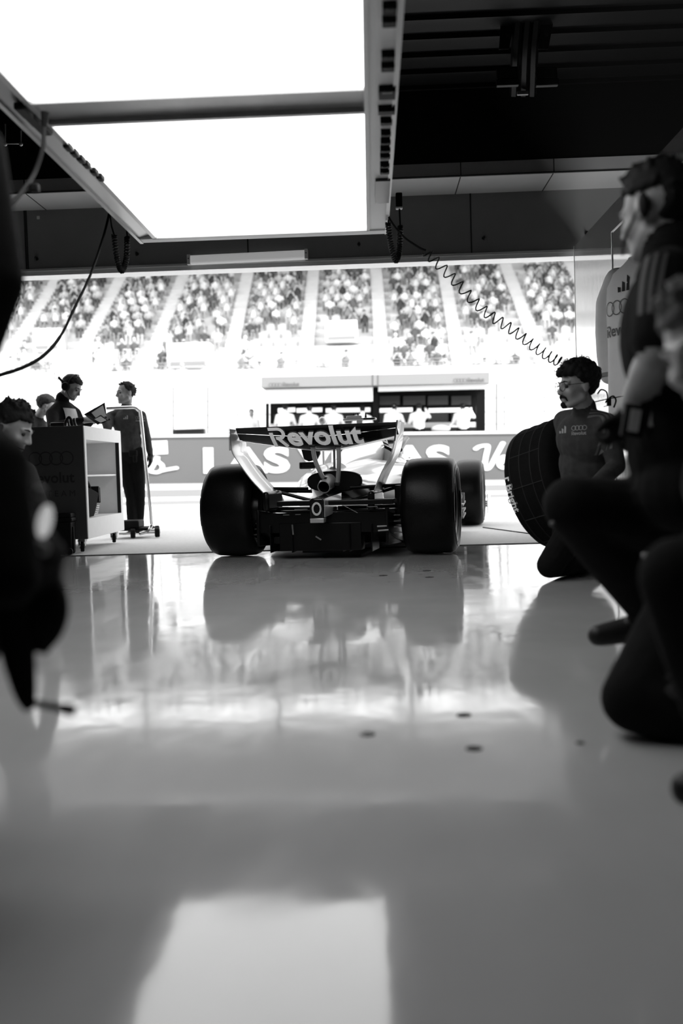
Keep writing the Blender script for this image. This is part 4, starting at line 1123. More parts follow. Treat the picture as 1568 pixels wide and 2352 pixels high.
# ---------------------------------------------------------------- left foreground: crouching person with dark glove and dark tool
J = dict(pelvis=P(-520, 1340, 1.35), neck=P(-135, 905, 1.62), head=P(-165, 770, 1.70), sh_r=P(-15, 1075, 1.52), sh_l=P(-150, 1040, 1.75), el_r=P(20, 1330, 1.44), wr_r=P(30, 1190, 1.52), el_l=P(-60, 1250, 1.8), wr_l=P(10, 1290, 1.72),
         hip_l=P(-520, 1380, 1.45), hip_r=P(-480, 1390, 1.30), kn_l=P(-50, 1285, 1.90), kn_r=P(0, 1330, 1.68), an_l=V((-.86, 1.74, .10)), an_r=V((-.80, 1.46, .10)), toe_l=V((-.82, 1.9, .045)), toe_r=V((-.72, 1.62, .045)))
rt, bs, M, bv, _ = figure('dark clad person crouching close by on the left with painted light spots on a dark glove', J, (.7, .6, -.4), mats=dict(top=M_team2), voxel=.008, hands={'r': ((.55, .1, -.75), (-.6, .2, -.3), .75, HAND), 'l': ((.7, .1, -.4), (0, -.5, -.5), .6, HAND)}, thick=.92)
for px, py, rr, m_ in ((103, 1198, (.011, .012, .026), M_glove_glow), (86, 1258, (.020, .012, .013), M_print_g), (93, 1130, (.010, .010, .009), M_print_d)):
    mb = MB(); mb.ball(P(px, py, 1.50), rr, M=Matrix.Rotation(.25, 4, 'Y')); mb.build('glove_light_spot', m_, rt, True, bs)  # added blobs imitate blurred highlights along the dark glove
t = thing('wheel_gun', 'dark hand tool hanging nose down below the dark glove', 'tool', P(70, 1440, 1.56)); b = V(t.location)
mb = MB(); mb.tube(spline([P(88, 1320, 1.56), P(105, 1380, 1.56), P(100, 1445, 1.56), P(84, 1490, 1.56)], 6), [.020 + .016 * math.sin(PI * min(1, i / 16)) for i in range(19)], 18); mb.build('gun_body', M_team2, t, True, b)
mb = MB(); mb.tube(spline([P(40, 1330, 1.54), P(34, 1430, 1.54), P(46, 1530, 1.54), P(66, 1632, 1.54)], 6), [.030, .030, .030, .030, .030, .030, .030, .029, .028, .027, .026, .025, .024, .022, .020, .018, .015, .011, .007], 14); mb.build('tool_handle', M_team2, t, True, b)
mb = MB(); mb.tube([P(72, 1612, 1.54), P(110, 1622, 1.54), P(140, 1626, 1.54)], [.007, .006, .0065], 10); mb.tube([P(140, 1626, 1.54), P(171, 1632, 1.54)], [.0085, .0095], 12); mb.build('hose_fitting', M_black, t, True, b)

# ---------------------------------------------------------------- left: crouching man with tousled hair
J = dict(pelvis=P(-20, 1235, 4.95), neck=P(-5, 1060, 4.86), head=P(28, 985, 4.82), sh_r=P(55, 1085, 4.70), sh_l=P(-50, 1075, 5.0), el_r=P(90, 1160, 4.66), wr_r=P(112, 1255, 4.8), el_l=P(-10, 1170, 5.1), wr_l=P(70, 1240, 5.1),
         hip_l=P(-40, 1250, 5.05), hip_r=P(0, 1255, 4.88), kn_r=P(92, 1300, 4.85), an_r=P(20, 1362, 4.95), toe_r=P(70, 1370, 4.95), kn_l=P(60, 1250, 5.3), an_l=P(10, 1370, 5.2), toe_l=P(60, 1366, 5.2))
rt, bs, M, bv, (r, f, u) = figure('tousle haired man in dark top crouching at the left edge in front of the cart', J, (.86, -.10, -.42), (.3, 0, 1), dict(skin=M_skin, top=M_team), 'messy', M_hair, .007, {'r': ((.1, .2, -.9), (-.6, .3, 0), .5), 'l': ((.6, 0, -.5), (0, 0, -1), .5)}, thick=.95, seed=4)
mb = MB(); mb.tube(spline([M @ V((.086, -.01, -.01)), M @ V((.082, .04, -.045)), M @ V((.055, .09, -.06)), M @ V((.03, .112, -.062))], 8), .0028, 6); mb.ball(M @ V((.088, -.014, -.004)), (.012, .014, .018), M=M.to_3x3().to_4x4()); mb.build('headset_boom', M_black, rt, True, bs)

# ---------------------------------------------------------------- man with headset behind the cart
Y = 9.9
J = dict(pelvis=P(140, 1085, Y), neck=P(143, 922, Y), head=P(165, 890, Y), sh_r=P(120, 952, Y - .16), sh_l=P(172, 950, Y + .18), el_r=P(122, 1000, Y - .32), wr_r=P(190, 966, Y - .32), el_l=P(190, 985, Y + .22), wr_l=P(214, 962, Y + .1),
         hip_l=P(150, 1095, Y + .1), hip_r=P(128, 1095, Y - .1), kn_l=P(150, 1170, Y + .1), kn_r=P(132, 1170, Y - .1), an_l=P(148, 1226, Y + .1), an_r=P(132, 1228, Y - .1), toe_l=P(175, 1231, Y + .1), toe_r=P(160, 1233, Y - .1))
J['el_r'].z = max(J['el_r'].z, 1.13); J['el_l'].z = max(J['el_l'].z, 1.13)
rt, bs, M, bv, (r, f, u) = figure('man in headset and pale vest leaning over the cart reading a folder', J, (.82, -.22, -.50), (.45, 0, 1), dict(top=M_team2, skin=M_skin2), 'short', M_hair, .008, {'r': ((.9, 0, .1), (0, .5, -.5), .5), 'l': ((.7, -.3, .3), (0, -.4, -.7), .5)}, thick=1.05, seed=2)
mb = MB(); mb.tube(spline([M @ V((.084, -.012, .0)), M @ V((.080, -.012, .07)), M @ V((.045, -.015, .125)), M @ V((0, -.015, .137)), M @ V((-.045, -.015, .125)), M @ V((-.084, -.012, 0))], 8), .006, 8); hs = mb.build('headset_band', M_dkmetal, rt, True, bs)
for x in (-1, 1):
    mb = MB(); mb.lathe([(-.018, .001), (-.018, .040), (.012, .044), (.022, .034), (.022, .001)], M @ V((x * .092, -.012, -.012)), M.to_3x3() @ V((x, 0, 0)), 24); mb.build('ear_cup', M_black, hs, True, bs)
mb = MB(); mb.tube([M @ V((.09, -.06, .01)), M @ V((.09, -.13, .03))], [.014, .012], 8); mb.tube([M @ V((.09, -.10, .02)), M @ V((.09, -.17, .0)), M @ V((.09, -.19, .05))], .003, 6); mb.tube(spline([M @ V((.09, .01, -.04)), M @ V((.075, .07, -.085)), M @ V((.03, .105, -.085))], 6), .004, 6); mb.build('microphone_boom', M_black, hs, True, bs)
# vest: shell hugging chest with open sides
def shell(name, lo, hi, m, root, base, bv, c, rx, ry, n=40, off=.012, skip=()):
    rings = []
    for k in range(9):
        p = lo.lerp(hi, k / 8); rings.append([])
        for j in range(n):
            th = 2 * PI * j / n; d = r * math.cos(th) + f * math.sin(th); h = bv.ray_cast(p + d * .5, -d, .5)
            rings[-1].append((h[0] + d * off) if h[0] is not None else p + d * .1)
    mb = MB(); mb.loft(rings, cap=False); return mb.build(name, m, root, True, base)
for sg in (-1, 1):
    g = ([], []); nx, ny = 10, 12
    vs = [(-.10 + .2 * i / nx, -.16 + .36 * j / ny) for j in range(ny + 1) for i in range(nx + 1)]; fs = [(j * (nx + 1) + i, j * (nx + 1) + i + 1, (j + 1) * (nx + 1) + i + 1, (j + 1) * (nx + 1) + i) for j in range(ny) for i in range(nx)]
    decal('vest_panel', (vs, fs), J['pelvis'].lerp(J['neck'], .62) + f * .1 * sg, r * sg, u, bv, M_vest, rt, bs, .012, .35)
decal('vest_emblem', rings_logo(.085, .25), J['pelvis'].lerp(J['neck'], .50) + f * .15 + r * .0, r * -1 if False else (f.cross(u)), u, bv, M_logo, rt, bs, .018, .35)
mb = MB()
for k in range(4): q = J['el_r'].lerp(J['wr_r'], .5 + .1 * k); d = (J['wr_r'] - J['el_r']).normalized(); mb.torus(q, d, .043 - .001 * k, .004, 20, 6)
mb.build('sleeve_band', M_vest, rt, True, bs)

# ---------------------------------------------------------------- capped person behind him
J = dict(pelvis=P(80, 1085, 11.2), neck=P(88, 962, 11.2), head=P(107, 932, 11.15), sh_r=P(70, 978, 11.05), sh_l=P(108, 985, 11.4), el_r=P(58, 1030, 11.0), wr_r=P(75, 1075, 10.95), el_l=P(115, 1030, 11.4), wr_l=P(120, 1060, 11.3),
         hip_l=P(88, 1090, 11.3), hip_r=P(72, 1090, 11.1), kn_l=P(88, 1160, 11.3), kn_r=P(74, 1160, 11.1), an_l=P(88, 1209, 11.3), an_r=P(76, 1211, 11.1), toe_l=P(108, 1214, 11.3), toe_r=P(96, 1216, 11.1))
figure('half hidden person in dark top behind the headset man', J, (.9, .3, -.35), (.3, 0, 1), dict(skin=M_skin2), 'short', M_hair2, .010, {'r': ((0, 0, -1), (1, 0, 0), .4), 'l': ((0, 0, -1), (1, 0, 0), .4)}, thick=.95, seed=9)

# ---------------------------------------------------------------- standing man right of the cart
Y = 10.9
J = dict(pelvis=P(300, 1048, Y), neck=P(291, 938, Y), head=P(288, 903, Y - .04), sh_r=P(254, 957, Y + .02), sh_l=P(324, 955, Y - .04), el_r=P(247, 985, Y - .2), wr_r=P(238, 963, Y - .38), el_l=P(337, 1003, Y + .02), wr_l=P(345, 1043, Y - .03),
         hip_l=P(313, 1060, Y), hip_r=P(289, 1060, Y), kn_l=P(320, 1143, Y), kn_r=P(302, 1145, Y - .02), an_l=P(318, 1222, Y + .03), an_r=P(304, 1225, Y - .05), toe_l=P(326, 1232, Y - .12), toe_r=P(285, 1234, Y - .22))
rt, bs, M, bv, (r, f, u) = figure('slim man in dark team top and trousers standing right of the cart with one glove', J, (-.75, -.62, -.03), (0, 0, 1), dict(skin=M_skin, top=M_team3), 'receding', M_hair, .007, {'l': ((.05, -.05, -1), (-1, 0, 0), .35, HAND), 'r': ((-.5, -.5, .2), (0, .2, -.9), .5)}, thick=.93, seed=6)
chest_logos(rt, bs, bv, P(309, 957, Y - .3), (1, -.05, 0), (0, 0, 1), .095, M_print_g, P(277, 956, Y - .3))
mb = MB(); mb.lathe([(-.005, .066), (.04, .06), (.04, .054), (-.005, .06)], J['neck'], u, 20); mb.build('collar', M_team2, rt, True, bs)
mb = MB(); c = J['pelvis'] + V((.06, -.13, .03)); mb.box(c, (.09, .04, .07)); mb.box(c + V((.02, -.01, -.06)), (.045, .03, .08)); mb.build('belt_pouch', M_void, rt, True, bs, .012)

# ---------------------------------------------------------------- driver in the car
Mc = car.matrix_basis
J = {k: Mc @ V(v) for k, v in dict(pelvis=(0, 2.35, .25), neck=(0, 1.98, .68), head=(0, 2.0, .83), sh_l=(-.17, 2.02, .62), sh_r=(.17, 2.02, .62), el_l=(-.2, 2.25, .5), el_r=(.2, 2.25, .5), wr_l=(-.12, 2.5, .55), wr_r=(.12, 2.5, .55), hip_l=(-.09, 2.4, .25), hip_r=(.09, 2.4, .25), kn_l=(-.09, 2.85, .36), kn_r=(.09, 2.85, .36)).items()}
rt, bs, M, bv, _ = figure('racing driver in a white helmet sitting low inside the race car', J, Mc.to_3x3() @ V((0, 1, 0)), mats=dict(top=M_shirt), hair=None, voxel=.014, detail=False, thick=.9)
mb = MB(); mb.ball(M @ V((0, .0, .01)), (.125, .150, .135), 24, 16, M.to_3x3().to_4x4()); he = mb.build('helmet', M_white, rt, True, bs)
mb = MB()
for k in range(3): mb.torus(M @ V((0, 0, .02 + .03 * k)), M.to_3x3() @ V((.25, .2, 1)), .131 - .012 * k, .006, 40, 6, 1.1)
mb.build('helmet_stripe', M_black, he, True, bs)
# ================================================================== CART AND ITS THINGS
cx1 = -2.40; cx0 = -3.08; cy0 = 8.28; cy1 = 9.52; cz0 = .115; cz1 = G(0, 0, 1).z and .64 + (1094 - 976) / F * 8.28
t = thing('trolley_cabinet', 'tall wheeled cabinet with dark logo front and open pale side at the garage edge', 'cabinet', ((cx0 + cx1) / 2, (cy0 + cy1) / 2, 0)); b = V(t.location)
def cb(name, mb, m, par=None, **k): return mb.build(name, m, par or t, k.get('smooth', False), b, k.get('bevel', 0))
mb = MB(); mb.box2((cx0, cy0, cz0), (cx1 - .0, cy0 + .02, cz1)); fr = cb('front_panel', mb, M_dark_grey, bevel=.002)
mb = MB(); mb.box2((cx0, cy0 + .02, cz1 - .02), (cx1, cy1, cz1)); cb('top_panel', mb, M_cart)
# pale side with the opening
y0, y1, z0, z1 = cy0 + .07, cy1 - .09, cz0 + .17, cz1 - .115
mb = MB()
mb.box2((cx1 - .02, cy0 + .02, cz0), (cx1 + .002, y0, cz1 - .02)); mb.box2((cx1 - .02, y1, cz0), (cx1 + .002, cy1, cz1 - .02)); mb.box2((cx1 - .02, y0, cz0), (cx1 + .002, y1, z0)); mb.box2((cx1 - .02, y0, z1), (cx1 + .002, y1, cz1 - .02)); cb('side_frame', mb, M_cart)
mb = MB(); mb.box2((cx0, cy0 + .02, cz0), (cx0 + .02, cy1, cz1 - .02)); mb.box2((cx0, cy0 + .03, cz0), (cx1 - .02, cy1, cz0 + .02)); mb.box2((cx0, y0 - .02, z0 - .02), (cx1 - .02, y1 + .02, z0)); mb.box2((cx0, y0 - .02, z0), (cx1 - .02, y0, z1)); mb.box2((cx0, y1, z0), (cx1 - .02, y1 + .02, z1)); mb.box2((cx0, y0, z1), (cx1 - .02, y1, z1 + .01)); mb.box2((cx0 + .28, y0, z0), (cx0 + .30, y1, z1)); cb('inner_case', mb, M_cart)
mb = MB(); mb.box2((cx0 + .30, y0, .64), (cx1 - .03, y1, .655)); cb('shelf', mb, M_cart)
mb = MB()
for z in (.52, .56, .60, .70, .74, .78): mb.cyl((cx0 + .301, y1 - .25, z), (cx0 + .304, y1 - .25, z), .007, seg=8)
mb.box2((cx1 - .03, y1 - .008, z0), (cx1 + .003, y1 + .002, z1)); cb('peg_hole', mb, M_joint)
ccx = P(117, 1050, cy0).x
flat('front_emblem', rings_logo(.385, .17), (ccx - .0, cy0, P(118, 1053, cy0).z), (1, 0, 0), (0, 0, 1), M_logo, fr, .003, b)
flat('front_lettering', revolut(.385, .02), (ccx - .0, cy0, P(118, 1098, cy0).z), (1, 0, 0), (0, 0, 1), M_logo, fr, .003, b)
flat('front_lettering', fit(text_mesh('F 1   T E A M', 1, 0), w=.385), (ccx, cy0, P(118, 1134, cy0).z), (1, 0, 0), (0, 0, 1), M_logo, fr, .003, b)
for x, y in ((cx1 - .07, cy0 + .08), (cx1 - .07, cy1 - .12), (cx0 + .07, cy0 + .08), (cx0 + .07, cy1 - .12)):
    mb = MB(); mb.lathe([(-.016, .012), (-.016, .042), (-.01, .048), (.01, .048), (.016, .042), (.016, .012)], (x, y, .052), (1, .3, 0), 20); ca = cb('caster', mb, M_black, smooth=True)
    mb = MB(); mb.box((x, y + .01, .10), (.06, .07, .02)); mb.box((x - .026, y, .078), (.004, .04, .05)); mb.box((x + .026, y, .078), (.004, .04, .05)); mb.lathe([(-.024, .001), (-.024, .02), (.024, .02), (.024, .001)], (x, y, .052), (1, .3, 0), 14); cb('caster_fork', mb, M_alu, ca, smooth=True)
# black case by the cabinet
q = G(147, 1275); w = .20
t = thing('tool_case', 'black lidded plastic case on wheels standing in front of the cabinet', 'case', (q.x - .02, q.y + .06, 0)); b = V(t.location)
mb = MB(); mb.loft([[V((x * s_, y * s_, z)) for x, y in ((-.09, -.07), (.09, -.07), (.09, .07), (-.09, .07))] for z, s_ in ((.004, .86), (.02, .92), (.27, 1.0))]); mb.box((.085, -.02, .12), (.03, .03, .22)); mb.build('case_body', M_black, t, True, None, .008)
mb = MB(); mb.box((0, 0, .29), (.20, .16, .035)); mb.box((0, 0, .325), (.185, .14, .04)); mb.build('lid', M_black, t, True, None, .01)
mb = MB(); mb.cyl((.075, -.075, .03), (.075, -.095, .03), .028, seg=16); mb.build('case_wheel', M_black, t)
# black tool inside the cabinet
q = V((cx1 - .14, cy0 + .33, z0 + .006)); t = thing('cordless_tool', 'black angular battery tool lying inside the open cabinet bottom shelf', 'tool', q)
mb = MB(); pr_ = [(-.0, -.2, .0), (.0, .08, .0), (.0, .20, .12), (.0, .26, .20), (.0, .10, .23), (.0, -.2, .28)]; mb.prism([V(p) for p in pr_], (.09, 0, 0)); mb.build('tool_body', mat('matt_black_tool', .004, .7, spec=.04), t, True, None, .01)
mb = MB()
for k in range(2): mb.box2((.0, .24 + .035 * k, .12 - .01 * k), (.095, .26 + .035 * k, .26 - .01 * k))
mb.build('battery_pack', M_dkmetal, t, True, None, .006)
mb = MB()
for k in range(5): mb.box2((-.003, .09 + .018 * k, .02 + .016 * k), (.093, .20 + .012 * k, .026 + .016 * k))
mb.build('cooling_rib', M_alu, t)
mb = MB(); mb.tube(spline([(.045, -.15, .26), (.045, .0, .31), (.045, .10, .27), (.045, .13, .21)], 6), .016, 8); mb.build('tool_handle', M_black, t)
# folder and loose hardware on the cabinet top
Yf = 9.2
t = thing('folder', 'open black folder with printed sheets held tilted above the cabinet', 'folder', P(228, 950, Yf)); b = V(t.location)
def quad(pts, Yd): return [P(x, y, Yd + d) for x, y, d in pts]
mb = MB(); mb.prism(quad([(192, 952, .0), (240, 925, .12), (246, 966, .0), (224, 976, -.08)], Yf), (.0, .012, .004)); mb.build('cover', M_black, t, False, b, .002)
mb = MB(); mb.prism(quad([(210, 948, -.002), (236, 931, .10), (244, 956, .02), (222, 962, -.03)], Yf - .01), (0, .002, 0)); mb.build('sheet', M_paper, t, False, b)
mb = MB(); mb.prism(quad([(214, 963, -.08), (231, 953, -.03), (250, 966, -.08), (232, 974, -.14)], Yf - .05), (0, .008, .002)); mb.slot = 1; mb.prism(quad([(217, 963, -.085), (231, 956, -.04), (244, 965, -.085), (231, 971, -.13)], Yf - .056), (0, .002, 0)); mb.build('card_holder', [M_black, M_paper], t, False, b)
mb = MB(); mb.tube([P(246, 966, Yf - .1), P(253, 962, Yf - .1)], .008, 8); mb.build('pen_clip', M_black, t, True, b)
q = V((cx1 - .22, cy0 + .22, cz1)); t = thing('tablet_stand', 'small black curved stand on the cabinet top beside the folder', 'stand', q)
mb = MB(); mb.tube(spline([(-.0, 0, .01), (.015, .0, .06), (.04, .0, .085), (.06, .0, .05), (.065, 0, .0)], 6), .012, 8); mb.build('bracket', M_black, t)
mb = MB(); mb.box((-.06, .03, .022), (.13, .10, .044)); mb.build('stand_base', M_dkmetal, t, True, None, .01)

# ---- polished jack with tall handle
q = P(352, 1216, 10.1); base = V((q.x - .05, 10.1, 0))
t = thing('wheeled_jack', 'polished bent tube handle on a low wheeled jack base beside the standing man', 'jack', base); b = base
pts = [P(243, 938, 9.75), P(290, 936, 9.85), P(308, 936, 9.9), P(318, 942, 9.93), P(323, 955, 9.95), P(334, 1060, 10.02), P(347, 1190, 10.1), P(347, 1208, 10.1), P(338, 1220, 10.05), P(320, 1226, 10.0)]
mb = MB(); mb.tube(spline(pts, 8), .017, 12); mb.build('handle_tube', M_chrome, t, True, b)
q0 = P(296, 1222, 10.05); mb = MB(); mb.box((q0.x + .02, 10.2, .09), (.36, .34, .03)); mb.box((q0.x - .02, 10.15, .14), (.26, .26, .08)); mb.build('jack_base', M_black, t, True, b, .03)
for px, y in ((361, 10.05), (361, 10.45), (305, 10.0)):
    c = P(px, 1225, y); mb = MB(); mb.lathe([(-.025, .012), (-.025, .04), (-.018, .05), (.018, .05), (.025, .04), (.025, .012)], (c.x, y, .052), (1, .25, 0), 20); mb.build('jack_wheel', M_black, t, True, b)
    mb = MB(); mb.tube([(c.x - .14, y, .052), (c.x + .03, y, .052)], .010, 8); mb.build('axle', M_alu, t, True, b)

# ---- white shirt hanging on the gloss wall
sc_ = V((1.70, 6.3, 0)); n_ = V((-.86, -.51, 0)).normalized(); r_ = V((0, 0, 1)).cross(n_); zt = .64 + (1059 - 603) / F * 6.3; zb = .64 + (1059 - 965) / F * 6.3
t = thing('hanging_shirt', 'white team shirt with four ring emblem hanging by the gloss wall', 'shirt', (sc_.x, sc_.y, zt + .08))
b = V(t.location)
def sh(x, z, d=0): return sc_ + r_ * x + V((0, 0, z)) + n_ * d
mb = MB(); rings = []
for z, hw_, hd in ((zt, .075, .05), (zt - .03, .11, .07), (zt - .08, .21, .095), (zt - .16, .262, .11), (zt - .32, .262, .11), (zt - .5, .255, .105), (zt - .75, .26, .10), (zb, .265, .095)):
    row = []
    for k in range(36):
        th = 2 * PI * k / 36; c_, s_ = math.cos(th), math.sin(th); w = 1 + .035 * math.sin(7 * th + z * 3) * min(1, (zt - z) * 2)
        row.append(sh(hw_ * math.copysign(abs(c_) ** .8, c_), z, hd * math.copysign(abs(s_) ** .8, s_) * w))
    rings.append(row)
mb.loft(rings); body = mb.build('shirt_body', M_shirt, t, True, b, ang=70)
for s in (-1, 1):
    pr = Prims(); pr.chain([sh(s * .19, zt - .11), sh(s * .27, zt - .24), sh(s * .295, zt - .42), sh(s * .295, zt - .58), sh(s * .28, zt - .70)], [.085, .085, .075, .068, .060], 0); pr.mesh('sleeve', [M_shirt], .012, t, b)
    mb = MB(); mb.lathe([(-.012, .062), (-.012, .068), (.012, .068), (.012, .062)], sh(s * .28, zt - .70), sh(s * .285, zt - .66) - sh(s * .28, zt - .72), 24); mb.build('cuff', M_print_g, t, True, b)
    mb = MB(); L = spline([sh(s * .12, zt - .05, .085), sh(s * .24, zt - .13, .10), sh(s * .33, zt - .30, .08)], 6)
mb = MB(); mb.torus(sh(0, zt - .005), (0, 0, 1), .068, .012, 32, 8, .75, r_); mb.build('collar', M_print_g, t, True, b)
sbv = BVHTree.FromPolygons([v.co + b for v in body.data.vertices], [tuple(p.vertices) for p in body.data.polygons])
decal('shirt_emblem', rings_logo(.30, .14), sh(-.06, zt - .30, .12), r_, (0, 0, 1), sbv, M_print_d, t, b)
decal('shirt_lettering', revolut(.30, .02, 1), sh(-.06, zt - .44, .12), r_, (0, 0, 1), sbv, M_print_d, t, b)
decal('shirt_stripe_mark', three_stripes(.10), sh(-.03, zt - .16, .12), r_, (0, 0, 1), sbv, M_joint, t, b)
mb = MB(); mb.tube(spline([sh(-.19, zt - .07), sh(-.06, zt + .0), sh(0, zt + .03), sh(.06, zt + .0), sh(.19, zt - .07)], 6), .008, 8); mb.tube(spline([sh(0, zt + .03), sh(0, zt + .07), sh(.02, zt + .09), V((1.93, 6.2, zt + .09))], 6), .006, 8); mb.build('hanger', M_dkmetal, t, True, b)

# ================================================================== PIT WALL, STAND, FENCE
PY = 26.0
def wt(px): return 1005 - .0108 * (px - 330)
def wb(px): return 1110 - .0107 * (px - 400)
RT = V((1, 0, -.0202)).normalized(); UPW = V((.0202, 0, 1)).normalized()
t = thing('pit_wall', 'long grey pit wall painted with white lettering behind the race car', 'wall sign', P(750, wb(750), PY)); b = V(t.location)
a0, a1 = P(-500, wt(-500), PY), P(2100, wt(2100), PY); c0, c1 = P(-500, wb(-500) + 6, PY), P(2100, wb(2100) + 6, PY)
e = V((0, .3, 0)); mb = MB(); mb.hexa([c0, c1, a1, a0], [c0 + e, c1 + e, a1 + e, a0 + e]); mb.build('wall_panel', M_wallpaint, t, False, b)
mb = MB(); up_ = V((0, 0, .07)); mb.hexa([a0 - V((0, .03, 0)), a1 - V((0, .03, 0)), a1 - V((0, .03, 0)) + up_, a0 - V((0, .03, 0)) + up_], [a0 + e, a1 + e, a1 + e + up_, a0 + e + up_]); mb.build('wall_capping', M_conc, t, False, b)
s_px = PY / F
def onwall(name, g, px, py, w, h, m=M_letter): return flat(name, fit(g, w=w * s_px, h=h * s_px), P(px, py, PY - .012), RT, UPW, m, t, .004, b)
onwall('wall_lettering', text_mesh('LAS', 1, .045), 566, 1057, 200, 61); onwall('wall_lettering', text_mesh('VEGAS', 1, .045), 857, 1054, 352, 61)
onwall('wall_lettering', text_mesh('LAS', 1, .045), -60, 1064, 200, 61); onwall('wall_lettering', text_mesh('LAS', 1, .045), 1500, 1046, 200, 61)
def script_vegas():
    st = [[(0, .78), (.08, .86), (.22, .90), (.27, .84), (.22, .45), (.20, .10), (.25, .02), (.33, .14), (.46, .55), (.60, .98)],
          [(.52, .22), (.62, .30), (.68, .42), (.62, .48), (.54, .38), (.52, .18), (.60, .06), (.72, .12), (.80, .26)],
          [(.98, .42), (.88, .46), (.80, .30), (.84, .14), (.94, .20), (1.0, .44), (.98, .0), (.92, -.26), (.80, -.22), (.88, -.04), (1.08, .16)],
          [(1.28, .42), (1.18, .46), (1.10, .28), (1.14, .12), (1.24, .20), (1.30, .44), (1.30, .16), (1.38, .12), (1.44, .24)],
          [(1.42, .14), (1.52, .40), (1.58, .62), (1.58, .46), (1.68, .30), (1.67, .12), (1.56, .03), (1.44, .06)], [(1.64, .08), (1.78, .13), (2.0, .19)]]
    g = ([], [])
    for i, s in enumerate(st): g = merge(g, lay(ribbon([(p.x, p.y) for p in spline([V((x, y, 0)) for x, y in s], 6)], .125), i * 3))
    return g
onwall('script_lettering', script_vegas(), 1196, 1056, 218, 84); onwall('script_lettering', script_vegas(), 303, 1066, 218, 84)
for px, py in ((357, 1029), (1262, 1018)):
    onwall('lettered_tile', ([(-1, -.55), (1, -.45), (.95, .5), (-1, .45)], [(0, 1, 2, 3)]), px, py, 58, 34); flat('tile_lettering', fit(text_mesh('LAS', 1, .0), w=44 * s_px, h=18 * s_px), P(px, py, PY - .012), RT, UPW, M_print_g, t, .008, b)
# stand
SY = 27.6
def Q(px, py, d=0): return P(px, py, SY + d)
t = thing('pit_stand', 'white roofed pit stand with dark monitors standing on the pit wall', 'stand', Q(860, 1005)); b = V(t.location)
def sb(name, mb, m, par=None, **k): return mb.build(name, m, par or t, k.get('smooth', False), b, k.get('bevel', 0))
def slab(p, q, dy0, dy1):   # pixel rectangle (px0,py0a,px1,py1a..) as a block in depth
    (x0, ya, yb), (x1, yc, yd) = p, q
    f4 = [Q(x0, yb, 0), Q(x1, yd, 0), Q(x1, yc, 0), Q(x0, ya, 0)]
    mbx = MB(); mbx.hexa([v + V((0, dy0, 0)) for v in f4], [v + V((0, dy1, 0)) for v in f4]); return mbx
M_stand = mat('stand_grey_white', .24, .6)
ro = sb('roof', slab((608, 873, 896), (1115, 862, 886), -.9, 1.6), M_stand)
dz = -.9
k_ = (SY - .9) / F
for px, py in ((632, 884.5), (1056, 874)): flat('roof_emblem', rings_logo(30 * k_, .2), P(px, py, SY - .905), RT, UPW, M_print_d, ro, .01, b)
for px, py in ((668, 883), (1092, 873)): flat('roof_lettering', revolut(38 * k_, .02), P(px, py, SY - .905), RT, UPW, M_print_d, ro, .01, b)
sb('roof_seam', slab((855, 867, 892), (856.5, 867, 892), -.915, -.9), M_print_d, ro); sb('roof_seam', slab((867, 867, 892), (868, 867, 892), -.915, -.9), M_print_d, ro)
sb('sun_screen', slab((614, 899, 930), (856, 893, 925), -.6, -.55), M_crew); sb('sun_screen', slab((868, 892, 903), (1114, 886, 897), -.6, -.5), M_crew)
for x0, x1 in ((612, 618), (856, 869), (1092, 1112)): sb('post', slab((x0, 892, 1000), (x1, 890, 1000), -.2, 0), M_black)
sb('back_panel', slab((612, 896, 1000), (1113, 886, 990), .95, 1.0), M_black)
for x0, x1 in ((622, 690), (700, 770), (780, 850)): sb('monitor', slab((x0, 948, 985), (x1, 947, 984), .82, .92), M_screen)
for x0, x1 in ((872, 920), (928, 980), (986, 1034), (1042, 1088)):
    sb('monitor', slab((x0, 905, 926), (x1, 904, 925), .82, .92), mat('screen_dim', .05, .3)); sb('monitor', slab((x0, 942, 968), (x1, 941, 967), .82, .92), M_screen)
for x0, x1 in ((632, 672), (676, 736), (745, 850), (872, 950), (988, 1090)): sb('light_strip', slab((x0, 934, 944), (x1, 932, 942), .78, .9), mat('bright_strip', .9, .5, emit=1.0))
sb('desk', slab((614, 972, 984), (1114, 967, 979), .55, .9), M_crew); sb('desk_front', slab((868, 980, 1000), (1112, 978, 998), .62, .66), M_dark_grey)
sb('platform', slab((608, 1048, 1084), (1115, 1044, 1080), -1.0, 1.5), M_dark_grey)
t = thing('stool', 'white rounded seat standing empty between two crew members in the pit stand', 'stool', Q(1012, 1008, -.3)); b = V(t.location)
mb = MB(); q = Q(1012, 985, -.3); mb.ball(q, (.26, .18, .12), 20, 12); mb.build('seat', M_crew, t, True, b); mb = MB(); mb.cyl(Q(1012, 985, -.3), Q(1012, 1008, -.3), .05); mb.build('stem', M_alu, t, True, b)
for px, py, w, d, l in ((435, 994, 74, .3, 'long dark low box standing on the pit wall left of the stand'), (15, 1000, 60, .3, 'dark low box on the pit wall at the far left edge')):
    q = P(px, py, PY + d); t = thing('equipment_box', l, 'box', q); mb = MB(); mb.box((0, 0, 0), (w * s_px, .3, .19)); mb.build('box_shell', M_dkmetal, t, True, None, .02); mb = MB(); mb.box((0, -.16, .03), (w * s_px * .8, .02, .02)); mb.build('box_rail', M_black, t)
